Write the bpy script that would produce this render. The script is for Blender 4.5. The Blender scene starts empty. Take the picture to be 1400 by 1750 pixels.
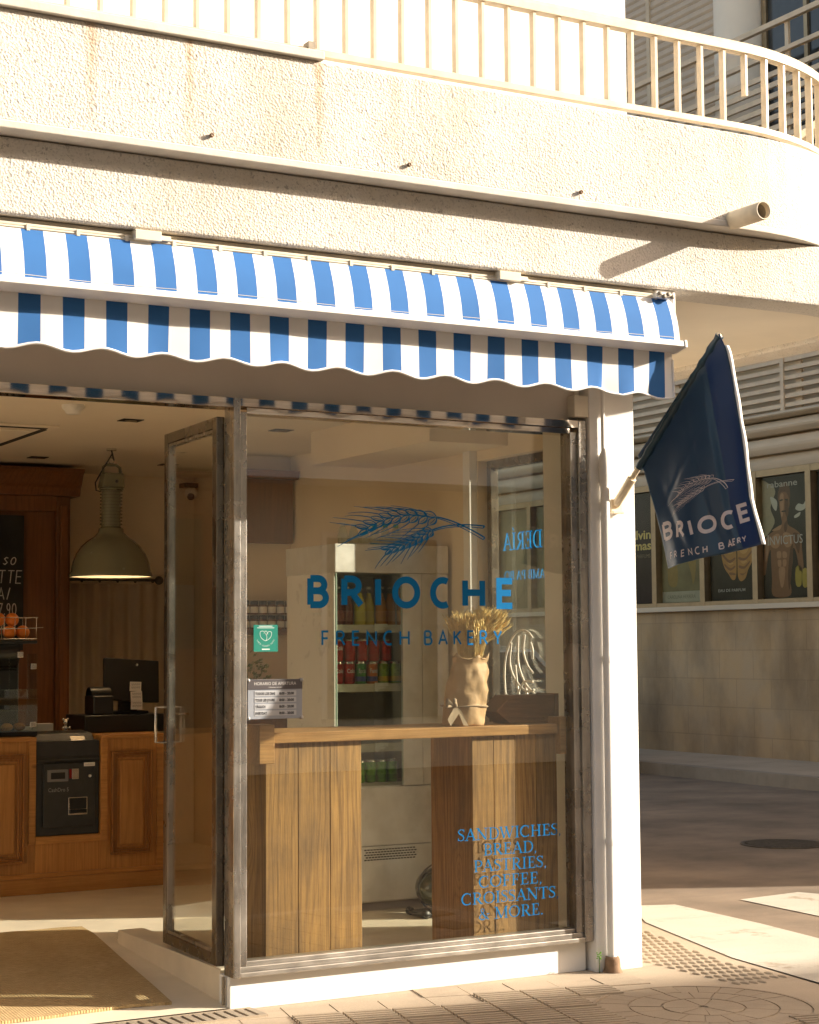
import bpy, bmesh, math, random
from mathutils import Vector, Matrix
random.seed(7)
SC = bpy.context.scene
COL = SC.collection
R = math.radians
# ------------------------------------------------------------------ camera, sky, sun, exposure
YAW, PITCH, ROLL = 0.5128966, 0.0752630, -0.0071103
CAMLOC = Vector((-2.8939, -6.6109, 1.42))
cd = bpy.data.cameras.new('camera'); cam = bpy.data.objects.new('camera', cd); COL.objects.link(cam)
_f = Vector((math.sin(YAW)*math.cos(PITCH), math.cos(YAW)*math.cos(PITCH), math.sin(PITCH)))
_r = Vector((math.cos(YAW), -math.sin(YAW), 0)); _u = _r.cross(_f)
_c, _s = math.cos(ROLL), math.sin(ROLL)
_r2 = _c*_r + _s*_u; _u2 = -_s*_r + _c*_u
m = Matrix((( _r2.x, _u2.x, -_f.x, CAMLOC.x), (_r2.y, _u2.y, -_f.y, CAMLOC.y), (_r2.z, _u2.z, -_f.z, CAMLOC.z), (0, 0, 0, 1)))
cam.matrix_world = m
cd.sensor_fit = 'HORIZONTAL'; cd.sensor_width = 36; cd.lens = 36*3069.42/1400
cd.clip_start = .05; cd.clip_end = 600
SC.camera = cam
SUN = Vector((-2.141, 1.0, -0.915)).normalized()          # direction the light travels
w = bpy.data.worlds.new('World'); SC.world = w; w.use_nodes = True
nt = w.node_tree; bg = nt.nodes['Background']
sky = nt.nodes.new('ShaderNodeTexSky'); sky.sky_type = 'NISHITA'; sky.sun_disc = False
sky.sun_elevation = R(21.6); sky.sun_rotation = R(118); sky.air_density = 1.0; sky.dust_density = 4.0; sky.ozone_density = .6
tint = nt.nodes.new('ShaderNodeMix'); tint.data_type = 'RGBA'; tint.blend_type = 'MULTIPLY'; tint.inputs[0].default_value = 1
tint.inputs[7].default_value = (1.0, .85, .71, 1)                 # warm grade of the evening sky
nt.links.new(sky.outputs[0], tint.inputs[6]); nt.links.new(tint.outputs[2], bg.inputs[0]); bg.inputs[1].default_value = 0.15
sl = bpy.data.lights.new('sun', 'SUN'); sl.energy = 4.2; sl.angle = R(.53); sl.color = (1.0, .90, .75)
so = bpy.data.objects.new('sun', sl); COL.objects.link(so)
so.rotation_euler = SUN.to_track_quat('-Z', 'Y').to_euler(); so.location = (20, -12, 12)
vs = SC.view_settings; vs.view_transform = 'Standard'; vs.look = 'None'; vs.gamma = 1; vs.exposure = 1.40
SC.render.engine = 'CYCLES'
cy = SC.cycles
cy.use_denoising = True; cy.max_bounces = 10; cy.diffuse_bounces = 8; cy.glossy_bounces = 4
cy.transparent_max_bounces = 24; cy.transmission_bounces = 6; cy.caustics_reflective = False; cy.caustics_refractive = False
cy.sample_clamp_indirect = 6
# ------------------------------------------------------------------ materials
class NT:
    def __init__(s, name):
        s.m = bpy.data.materials.new(name); s.m.use_nodes = True; s.t = s.m.node_tree
        s.b = s.t.nodes['Principled BSDF']; s.out = s.t.nodes['Material Output']
        s.tc = s.t.nodes.new('ShaderNodeTexCoord')
    def n(s, t, **k):
        o = s.t.nodes.new(t)
        for a, v in k.items():
            if a in o.inputs: o.inputs[a].default_value = v
            else: setattr(o, a, v)
        return o
    def l(s, a, b): s.t.links.new(a, b)
    def map(s, scale=(1, 1, 1), rot=(0, 0, 0), src='Object'):
        mp = s.n('ShaderNodeMapping'); mp.inputs['Scale'].default_value = scale; mp.inputs['Rotation'].default_value = rot
        s.l(s.tc.outputs[src], mp.inputs[0]); return mp.outputs[0]
    def noise(s, vec, scale, detail=4, rough=.55, dist=0):
        o = s.n('ShaderNodeTexNoise'); o.inputs['Scale'].default_value = scale; o.inputs['Detail'].default_value = detail
        o.inputs['Roughness'].default_value = rough; o.inputs['Distortion'].default_value = dist
        s.l(vec, o.inputs['Vector']); return o.outputs['Fac']
    def ramp(s, fac, stops):
        o = s.n('ShaderNodeValToRGB'); e = o.color_ramp.elements
        while len(e) < len(stops): e.new(.5)
        for i, (p, c) in enumerate(stops):
            e[i].position = p; e[i].color = (*c, 1) if len(c) == 3 else c
        s.l(fac, o.inputs[0]); return o.outputs[0]
    def mix(s, fac, a, b, mode='MIX'):
        o = s.n('ShaderNodeMix', data_type='RGBA', blend_type=mode)
        for i, v in ((0, fac), (6, a), (7, b)):
            if hasattr(v, 'links'): s.l(v, o.inputs[i])
            else: o.inputs[i].default_value = v if i == 0 else (*v, 1)
        return o.outputs[2]
    def math(s, op, a, b=0.0, clamp=False):
        o = s.n('ShaderNodeMath', operation=op, use_clamp=clamp)
        for i, v in ((0, a), (1, b)):
            if hasattr(v, 'links'): s.l(v, o.inputs[i])
            else: o.inputs[i].default_value = v
        return o.outputs[0]
    def bump(s, h, strength, dist=.01, prev=None):
        o = s.n('ShaderNodeBump'); o.inputs['Strength'].default_value = strength; o.inputs['Distance'].default_value = dist
        s.l(h, o.inputs['Height'])
        if prev: s.l(prev, o.inputs['Normal'])
        s.l(o.outputs[0], s.b.inputs['Normal']); return o.outputs[0]
    def col(s, c):
        if hasattr(c, 'links'): s.l(c, s.b.inputs['Base Color'])
        else: s.b.inputs['Base Color'].default_value = (*c, 1)
    def set(s, **k):
        for a, v in k.items():
            i = s.b.inputs[a.replace('_', ' ')]
            if hasattr(v, 'links'): s.l(v, i)
            else: i.default_value = v
def mul(c, k): return tuple(min(1, x*k) for x in c)
def plain(name, c, rough=.6, metal=0, var=.12, scale=6, bump=0, bscale=80, stretch=(1, 1, 1), spec=.5, coat=0):
    t = NT(name); v = t.map(stretch)
    n = t.noise(v, scale, 5)
    t.col(t.ramp(n, [(.3, mul(c, 1-var)), (.7, mul(c, 1+var))]))
    rr = t.math('ADD', t.math('MULTIPLY', t.noise(v, scale*2.3, 3), .25), rough-.12, True)
    t.set(Roughness=rr, Metallic=metal); t.b.inputs['Specular IOR Level'].default_value = spec
    if coat: t.b.inputs['Coat Weight'].default_value = coat; t.b.inputs['Coat Roughness'].default_value = .08
    if bump: t.bump(t.noise(t.map(stretch), bscale, 4), bump, .004)
    return t.m
def wood(name, c1, c2, axis='Z', scale=1.0, rough=.5, dark=(.06, .025, .008), contrast=1, knots=True, grey=.0):
    t = NT(name)
    k = {'Z': (0, 1, 2), 'X': (1, 2, 0), 'Y': (0, 2, 1)}[axis]          # two across-axes, then the grain axis
    sx = t.n('ShaderNodeSeparateXYZ'); t.l(t.tc.outputs['Object'], sx.inputs[0])
    isl = t.n('ShaderNodeNewGeometry').outputs['Random Per Island']
    st = [1, 1, 1]; st[k[2]] = .16
    def vec(m_):
        vm = t.n('ShaderNodeVectorMath', operation='ADD'); t.l(t.map(mul3(m_, scale)), vm.inputs[0])
        cb = t.n('ShaderNodeCombineXYZ'); sh = t.math('MULTIPLY', isl, 37.0)
        for q in range(3): t.l(sh, cb.inputs[q])
        t.l(cb.outputs[0], vm.inputs[1]); return vm.outputs[0]
    v = vec(st)
    low = t.noise(v, 4.5, 2, .5); mid = t.noise(v, 16, 4, .6)
    st3 = [1, 1, 1]; st3[k[2]] = .025
    fine = t.noise(vec(st3), 130, 4, .7); mott = t.noise(vec([1, 1, .5]), 5, 5, .65)
    across = t.math('ADD', t.math('MULTIPLY', sx.outputs[k[0]], 1.0), t.math('MULTIPLY', sx.outputs[k[1]], .8))
    ph = t.math('ADD', t.math('MULTIPLY', across, 26*scale), t.math('MULTIPLY', low, 7.5))
    kd = None
    if knots:
        st2 = [1, 1, 1]; st2[k[2]] = .42
        vo = t.n('ShaderNodeTexVoronoi'); vo.inputs['Scale'].default_value = 4.2; vo.inputs['Randomness'].default_value = 1
        t.l(vec(st2), vo.inputs['Vector']); kd = vo.outputs['Distance']
        fall = t.math('POWER', t.math('SUBTRACT', 1.0, t.math('MULTIPLY', kd, 2.4), True), 2.0)
        ph = t.math('ADD', ph, t.math('MULTIPLY', fall, 5.0))
    ring = t.math('ADD', t.math('MULTIPLY', t.math('SINE', t.math('MULTIPLY', ph, 6.283)), .5), .5)
    ring = t.math('MULTIPLY', t.math('POWER', ring, 3.0), t.math('ADD', t.math('MULTIPLY', mid, 1.3), .1))
    base = t.mix(t.math('MULTIPLY', ring, .62*contrast, True), c1, c2)
    base = t.mix(t.math('MULTIPLY', t.math('SUBTRACT', fine, .45), 2.6*contrast, True), base, mul(c2, .75))
    base = t.mix(t.math('MULTIPLY', t.math('SUBTRACT', .47, fine), 2.2*contrast, True), base, mul(c1, 1.35))
    base = t.mix(t.ramp(mott, [(.42, (.0,)*3), (.70, (.55*contrast,)*3)]), base, tuple((.55*a+.45*b_)*.72 for a, b_ in zip(c2, (c2[1]*1.25,)*3)) if grey else mul(c2, .95))
    val = t.math('ADD', t.math('MULTIPLY', isl, .34), .82)
    hs = t.n('ShaderNodeHueSaturation'); t.l(base, hs.inputs['Color']); t.l(val, hs.inputs['Value']); base = hs.outputs[0]
    if knots:
        base = t.mix(t.ramp(kd, [(.025, (1, 1, 1)), (.07, (0, 0, 0))]), base, dark)
    t.col(base); t.set(Roughness=t.math('ADD', t.math('MULTIPLY', fine, .3), rough-.15, True))
    t.bump(t.math('ADD', fine, t.math('MULTIPLY', ring, .5)), .35, .002)
    return t.m
def mul3(a, k): return tuple(x*k for x in a)
def glass(name, tint=(.95, .96, .93), base=.045, rough=0.0):
    t = NT(name); t.t.nodes.remove(t.b)
    lw = t.n('ShaderNodeLayerWeight'); lw.inputs['Blend'].default_value = .5
    p = t.math('POWER', lw.outputs['Facing'], 5.0)
    f = t.math('ADD', t.math('MULTIPLY', p, 1-base), base, True)
    tr = t.n('ShaderNodeBsdfTransparent'); tr.inputs[0].default_value = (*tint, 1)
    gl = t.n('ShaderNodeBsdfGlossy'); gl.inputs['Roughness'].default_value = rough; gl.inputs[0].default_value = (1, 1, 1, 1)
    mx = t.n('ShaderNodeMixShader'); t.l(f, mx.inputs[0]); t.l(tr.outputs[0], mx.inputs[1]); t.l(gl.outputs[0], mx.inputs[2])
    t.l(mx.outputs[0], t.out.inputs[0]); return t.m
def roughcast(name, c):
    t = NT(name); v = t.map()
    n1 = t.noise(v, 105, 3, .6); n2 = t.noise(v, 3.0, 5, .6)
    vo = t.n('ShaderNodeTexVoronoi'); vo.inputs['Scale'].default_value = 110; t.l(v, vo.inputs['Vector'])
    colr = t.ramp(n2, [(.3, mul(c, .9)), (.7, mul(c, 1.08))])
    n4 = t.noise(t.map((1, 1, .4)), 1.6, 7, .7); colr = t.mix(t.ramp(n4, [(.50, (0, 0, 0)), (.72, (.55,)*3)]), colr, (.52, .43, .30))
    pit = t.noise(v, 70, 2, .5); colr = t.mix(t.ramp(pit, [(.31, (.75,)*3), (.37, (0, 0, 0))]), colr, mul(c, .45))
    colr = t.mix(t.ramp(n1, [(.36, (.5,)*3), (.46, (0, 0, 0))]), colr, mul(c, .62))
    # rust runs that start at the top edge
    sx = t.n('ShaderNodeSeparateXYZ'); t.l(t.tc.outputs['Object'], sx.inputs[0])
    wob = t.math('MULTIPLY', t.math('SUBTRACT', t.noise(t.map((1, 1, 1)), 9, 4), .5), .05)
    xx = t.math('ADD', sx.outputs[0], wob)
    rust = None
    for x0, wd, zt, k in ((-.845, .028, 3.58, .75), (-.48, .022, 3.56, .7), (.045, .024, 3.6, .8), (.36, .04, 3.6, .25), (2.42, .07, 3.6, .22)):
        d = t.math('DIVIDE', t.math('ABSOLUTE', t.math('SUBTRACT', xx, x0)), wd)
        g = t.math('SUBTRACT', 1.0, d, True)
        fall = t.math('MULTIPLY', t.math('ADD', t.math('SUBTRACT', sx.outputs[2], zt), .42), 2.6, True)
        g = t.math('MULTIPLY', t.math('MULTIPLY', g, fall), k)
        rust = g if rust is None else t.math('MAXIMUM', rust, g)
    rust = t.math('MULTIPLY', rust, t.math('ADD', t.math('MULTIPLY', t.noise(v, 26, 4), 1.6), -.1, True), True)
    colr = t.mix(rust, colr, (.42, .20, .04))
    t.col(colr); t.set(Roughness=.92)
    h = t.math('ADD', t.math('MULTIPLY', n1, .8), t.math('MULTIPLY', vo.outputs['Distance'], .7))
    t.bump(h, .62, .0058)
    return t.m
def steel(name, c=(.36, .34, .31), rough=.32, stretch=(14, 14, 1.2), streak=.45, metal=1.0):
    t = NT(name); v = t.map(stretch)
    n = t.noise(v, 3.5, 6, .65); n2 = t.noise(t.map(), 7, 5, .6)
    c1 = t.ramp(n, [(.25, mul(c, 1-streak)), (.75, mul(c, 1+streak))])
    c2 = t.mix(t.ramp(n2, [(.42, (0, 0, 0)), (.7, (.6,)*3)]), c1, mul(c, 1.5))
    t.col(c2); t.set(Metallic=metal, Roughness=t.math('ADD', t.math('MULTIPLY', n2, .35), rough-.17, True))
    t.bump(n, .06, .002)
    return t.m
def fabric(name, c, trans=.35, rough=.85, tc=None):
    t = NT(name); v = t.map()
    n = t.noise(v, 5, 3); wv = t.noise(t.map((1, 1, 1)), 900, 2)
    cc = t.ramp(n, [(.3, mul(c, .94)), (.7, mul(c, 1.05))])
    t.col(cc); t.set(Roughness=rough); t.bump(wv, .05, .0003)
    tr = t.n('ShaderNodeBsdfTranslucent'); tr.inputs[0].default_value = (*(tc or c), 1)
    mx = t.n('ShaderNodeMixShader'); mx.inputs[0].default_value = trans
    t.l(t.b.outputs[0], mx.inputs[1]); t.l(tr.outputs[0], mx.inputs[2]); t.l(mx.outputs[0], t.out.inputs[0])
    return t.m
M = {}
M['roughcast'] = roughcast('roughcast_render', (.69, .655, .60))
M['edge'] = plain('drip_edge_render', (.64, .60, .53), .85, var=.10, scale=9, bump=.3, bscale=60)
M['trim'] = plain('painted_trim', (.70, .64, .53), .7, var=.08, scale=9, bump=.15, bscale=40)
M['soffit'] = plain('soffit_paint', (.80, .74, .63), .8, var=.05, scale=2, bump=.08, bscale=30)
M['lintel'] = plain('lintel_paint', (.72, .65, .57), .8, var=.05, scale=3, bump=.08, bscale=60)
M['white'] = plain('white_wall_paint', (.82, .81, .79), .75, var=.05, scale=4, bump=.18, bscale=45)
M['interior'] = plain('interior_wall_paint', (.80, .69, .52), .75, var=.04, scale=2)
M['ceiling'] = plain('ceiling_paint', (.84, .76, .62), .8, var=.03, scale=2)
M['floor'] = plain('polished_screed', (.76, .68, .54), .38, var=.10, scale=4, bump=.03, bscale=20)
M['rail'] = plain('cream_rail_paint', (.63, .54, .40), .45, var=.14, scale=14, bump=.08, bscale=60)
M['steel'] = steel('weathered_steel', (.42, .395, .36), .26, metal=.85, streak=.5)
M['steel_sill'] = steel('weathered_sill_steel', (.40, .37, .33), .36, (1.6, 9, 16), .4, .7)
t = NT('polished_steel'); n_ = t.noise(t.map((2, 20, 20)), 5, 4); t.col(t.ramp(n_, [(.3, (.52, .45, .38)), (.7, (.70, .62, .54))])); t.set(Metallic=1.0, Roughness=.07); M['steel_head'] = t.m
M['steel_dark'] = steel('dark_weathered_steel', (.235, .21, .175), .26, metal=.9, streak=.2)
M['fridge_steel'] = steel('brushed_fridge_steel', (.80, .78, .72), .38, (1.5, 1.5, 1.0), .16, .35)
M['chrome'] = steel('chrome', (.7, .68, .64), .2, (3, 3, 3), .1)
M['glass'] = glass('shop_glass', base=.075)
M['glass_display'] = glass('display_glass', base=.008)
M['glass_in'] = glass('case_glass', (.94, .97, .94), .05)
M['stripe_white'] = fabric('awning_white', (.87, .87, .87), .12)
M['stripe_blue'] = fabric('awning_blue', (.028, .145, .42), .05, tc=(.05, .2, .5))
M['alu'] = plain('white_aluminium', (.86, .84, .81), .35, var=.06, scale=8)
M['grime_shade'] = plain('grimy_metal_shade', (.30, .26, .20), .6, var=.35, scale=20)
M['vinyl'] = plain('blue_vinyl', (.002, .142, .36), .6, var=.06, scale=12, spec=.08)
M['vinyl_film'] = fabric('blue_film', (.01, .22, .60), .6, .6)
M['pine'] = wood('pine_counter', (.56, .27, .075), (.36, .14, .03), 'Z', 1.0, .42, contrast=.7)
M['pine_x'] = wood('pine_counter_rail', (.56, .27, .075), (.36, .14, .03), 'X', 1.0, .42, contrast=.7)
M['pine_shade'] = wood('pine_moulding_shade', (.36, .155, .04), (.22, .08, .018), 'Z', 1.0, .42, contrast=.7, knots=False)  # darker than the counter: edge shade of the mouldings put into the colour
M['dark_wood'] = wood('dark_cabinet_wood', (.20, .075, .022), (.10, .035, .01), 'Z', 1.0, .4, knots=False, contrast=.6)
M['plank'] = wood('rough_planks', (.47, .265, .088), (.20, .10, .035), 'Z', 1.0, .62, contrast=1.15, grey=1)
M['plank_dark'] = wood('brown_planks', (.30, .15, .055), (.17, .08, .028), 'Z', 1.5, .55, contrast=1.1, knots=False)
M['slab'] = wood('bar_slab', (.58, .33, .13), (.38, .19, .06), 'X', 1.3, .38)
M['box_wood'] = wood('planter_wood', (.22, .10, .035), (.12, .05, .016), 'X', 1.6, .5)
M['black'] = plain('black_plastic', (.012, .012, .012), .35, var=.2)
M['black_matt'] = plain('black_matt', (.018, .017, .016), .7, var=.2)
M['charcoal'] = plain('charcoal_metal', (.035, .036, .036), .42, var=.15, scale=20)
M['enamel'] = plain('olive_enamel', (.17, .165, .105), .22, var=.06, coat=.4)
M['enamel_in'] = plain('white_enamel', (.82, .76, .66), .35, var=.04)
M['paper'] = plain('white_paper', (.80, .78, .74), .8, var=.04)
M['ink'] = plain('dark_ink', (.05, .05, .055), .7, var=.1)
M['chalk'] = plain('chalk', (.62, .60, .56), .9, var=.2, scale=90)
M['slate'] = plain('chalkboard', (.012, .013, .013), .6, var=.4, scale=9)
M['orange'] = plain('orange_peel', (.75, .20, .015), .45, var=.12, bump=.2, bscale=220)
M['curtain'] = fabric('curtain_linen', (.62, .53, .40), .15)
M['white_gloss'] = plain('white_gloss', (.80, .78, .73), .3, var=.03)
M['sign_grey'] = plain('sign_grey', (.30, .32, .36), .35, var=.05)
M['sign_dark'] = plain('sign_dark', (.085, .075, .08), .4, var=.08)
M['teal'] = plain('sticker_teal', (.008, .20, .15), .4, var=.05)
M['kraft'] = plain('kraft_paper', (.56, .37, .20), .6, var=.10, scale=12, bump=.9, bscale=26)
M['straw'] = plain('dried_wheat', (.85, .63, .28), .7, var=.25, scale=30)
M['twine'] = plain('beige_ribbon', (.42, .32, .22), .8, var=.2)
M['tube'] = plain('white_neon_tube', (.86, .82, .76), .25, var=.03)
M['flag'] = fabric('navy_satin', (.018, .060, .098), .14, .34, (.01, .06, .38))
M['flag_backlit'] = fabric('navy_satin_backlit', (.012, .045, .09), .30, .34, (.012, .07, .28))  # same cloth; backlit blue of the outer strip set in this material
M['flag_white'] = plain('flag_print', (.62, .56, .58), .5, var=.08, scale=40)
M['pvc'] = plain('cream_pvc', (.72, .62, .46), .45, var=.12, scale=14)
M['terracotta'] = plain('terracotta', (.24, .15, .09), .85, var=.3, scale=30, bump=.3)
M['leaf'] = plain('green_leaf', (.05, .13, .012), .5, var=.3, scale=30)
M['plant'] = plain('houseplant_leaf', (.13, .17, .012), .5, var=.3, scale=30)
M['soap'] = plain('vacuum_green', (.035, .045, .012), .12, var=.15, coat=.5)
M['asphalt'] = None
def ground_mat(name, c, sc=(1, 1, 1), spk=.5, patches=.25, bump=.4):
    t = NT(name); v = t.map(sc)
    a = t.noise(v, 1.1, 6, .6); b = t.noise(v, 160, 3, .7); d = t.noise(t.map((.6, 2.2, 1)), 2.6, 5, .6)
    col = t.ramp(a, [(.3, mul(c, 1-patches)), (.7, mul(c, 1+patches))])
    col = t.mix(t.ramp(d, [(.55, (0, 0, 0)), (.72, (.5,)*3)]), col, mul(c, .62))
    col = t.mix(t.ramp(b, [(.45, (0, 0, 0)), (.75, (spk,)*3)]), col, mul(c, 1.7))
    col = t.mix(t.ramp(b, [(.28, (spk,)*3), (.42, (0, 0, 0))]), col, mul(c, .5))
    t.col(col); t.set(Roughness=.88); t.bump(b, bump, .003)
    return t.m
M['asphalt'] = ground_mat('asphalt', (.20, .150, .106), patches=.45)
M['paving'] = ground_mat('pavement_concrete', (.42, .34, .25), spk=.25, patches=.14)
M['paving_bar'] = ground_mat('pavement_tile', (.36, .29, .21), spk=.25, patches=.2)
M['kerb'] = ground_mat('kerb_stone', (.30, .25, .19), spk=.2)
M['roadpaint'] = ground_mat('worn_road_paint', (.49, .45, .38), spk=.2, patches=.12, bump=.2)
_m = M['roadpaint'].node_tree; _b = _m.nodes['Principled BSDF']; _l = _b.inputs['Base Color'].links[0]; _src = _l.from_socket
_tc = _m.nodes.new('ShaderNodeTexCoord'); _n = _m.nodes.new('ShaderNodeTexNoise'); _n.inputs['Scale'].default_value = 3.5; _n.inputs['Detail'].default_value = 9; _n.inputs['Roughness'].default_value = .68
_m.links.new(_tc.outputs['Object'], _n.inputs['Vector']); _rp = _m.nodes.new('ShaderNodeValToRGB'); _rp.color_ramp.elements[0].position = .575; _rp.color_ramp.elements[1].position = .66
_m.links.new(_n.outputs['Fac'], _rp.inputs[0]); _mx = _m.nodes.new('ShaderNodeMix'); _mx.data_type = 'RGBA'; _m.links.new(_rp.outputs[0], _mx.inputs[0]); _m.links.new(_src, _mx.inputs[6]); _mx.inputs[7].default_value = (.33, .27, .20, 1); _m.links.new(_mx.outputs[2], _b.inputs['Base Color'])
M['iron'] = plain('cast_iron', (.09, .075, .06), .6, metal=.3, var=.3, scale=25)
M['jute'] = None
t = NT('jute_weave'); v = t.map()
wv1 = t.n('ShaderNodeTexWave', bands_direction='Y'); wv1.inputs['Scale'].default_value = 17; wv1.inputs['Distortion'].default_value = 5.0; wv1.inputs['Detail'].default_value = 2; t.l(v, wv1.inputs['Vector'])
wv2 = t.n('ShaderNodeTexWave', bands_direction='X'); wv2.inputs['Scale'].default_value = 26; wv2.inputs['Distortion'].default_value = 2; t.l(v, wv2.inputs['Vector'])
nz = t.noise(v, 5, 5); nf = t.noise(t.map((2.5, 12, 1)), 11, 6, .75)
c = t.ramp(nz, [(.3, (.58, .41, .20)), (.7, (.72, .54, .29))]); c = t.mix(t.ramp(nf, [(.38, (0, 0, 0)), (.62, (.85,)*3)]), c, (.40, .27, .12))
c = t.mix(t.math('MULTIPLY', wv1.outputs['Fac'], .22), c, (.34, .23, .10))
t.col(c); t.set(Roughness=.95); t.bump(t.math('ADD', wv1.outputs['Fac'], t.math('MULTIPLY', wv2.outputs['Fac'], .5)), .8, .006)
M['jute'] = t.m
t = NT('shade_wall_render'); v = t.map()
n1 = t.noise(v, 2.3, 6, .65); n2 = t.noise(t.map((1, 1, .5)), 1.3, 6, .6); n3 = t.noise(v, 60, 4)
br = t.n('ShaderNodeTexBrick'); br.inputs['Scale'].default_value = 1.0; br.inputs['Brick Width'].default_value = .62; br.inputs['Row Height'].default_value = .34; br.inputs['Mortar Size'].default_value = .006
br.inputs['Color1'].default_value = (.52, .36, .19, 1); br.inputs['Color2'].default_value = (.45, .31, .16, 1); br.inputs['Mortar'].default_value = (.38, .26, .135, 1)
sx = t.n('ShaderNodeSeparateXYZ'); t.l(t.tc.outputs['Object'], sx.inputs[0]); cb = t.n('ShaderNodeCombineXYZ'); t.l(sx.outputs[1], cb.inputs[0]); t.l(sx.outputs[2], cb.inputs[1]); t.l(cb.outputs[0], br.inputs['Vector'])
c = t.mix(t.ramp(n1, [(.35, (0, 0, 0)), (.7, (.5,)*3)]), br.outputs['Color'], (.40, .34, .25))
c = t.mix(t.ramp(n2, [(.42, (0, 0, 0)), (.68, (.75,)*3)]), c, (.19, .135, .078))
t.col(c); t.set(Roughness=.9); t.bump(t.math('ADD', n3, n1), .35, .01)
M['stone'] = t.m
M['cornice'] = plain('cornice_render', (.58, .49, .36), .7, var=.10, scale=3, bump=.1, stretch=(1, .3, 1))
M['louver'] = plain('louver_slats', (.62, .51, .37), .55, var=.10, scale=6)
M['shutter'] = plain('roller_shutter', (.52, .43, .33), .55, var=.06, scale=6)
M['bronze'] = plain('anodised_frame', (.30, .22, .13), .35, metal=.7, var=.12, scale=10)
M['oppwall'] = plain('opposite_render', (.80, .72, .58), .8, var=.08, scale=1)
M['darkglass'] = plain('dark_window', (.03, .033, .035), .08, var=.2)
def flat(name, c, rough=.6, **k):
    if name not in M: M[name] = plain(name, c, rough, var=.06, scale=20, spec=.1 if rough >= .6 else .5, **k)
    return M[name]
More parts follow.
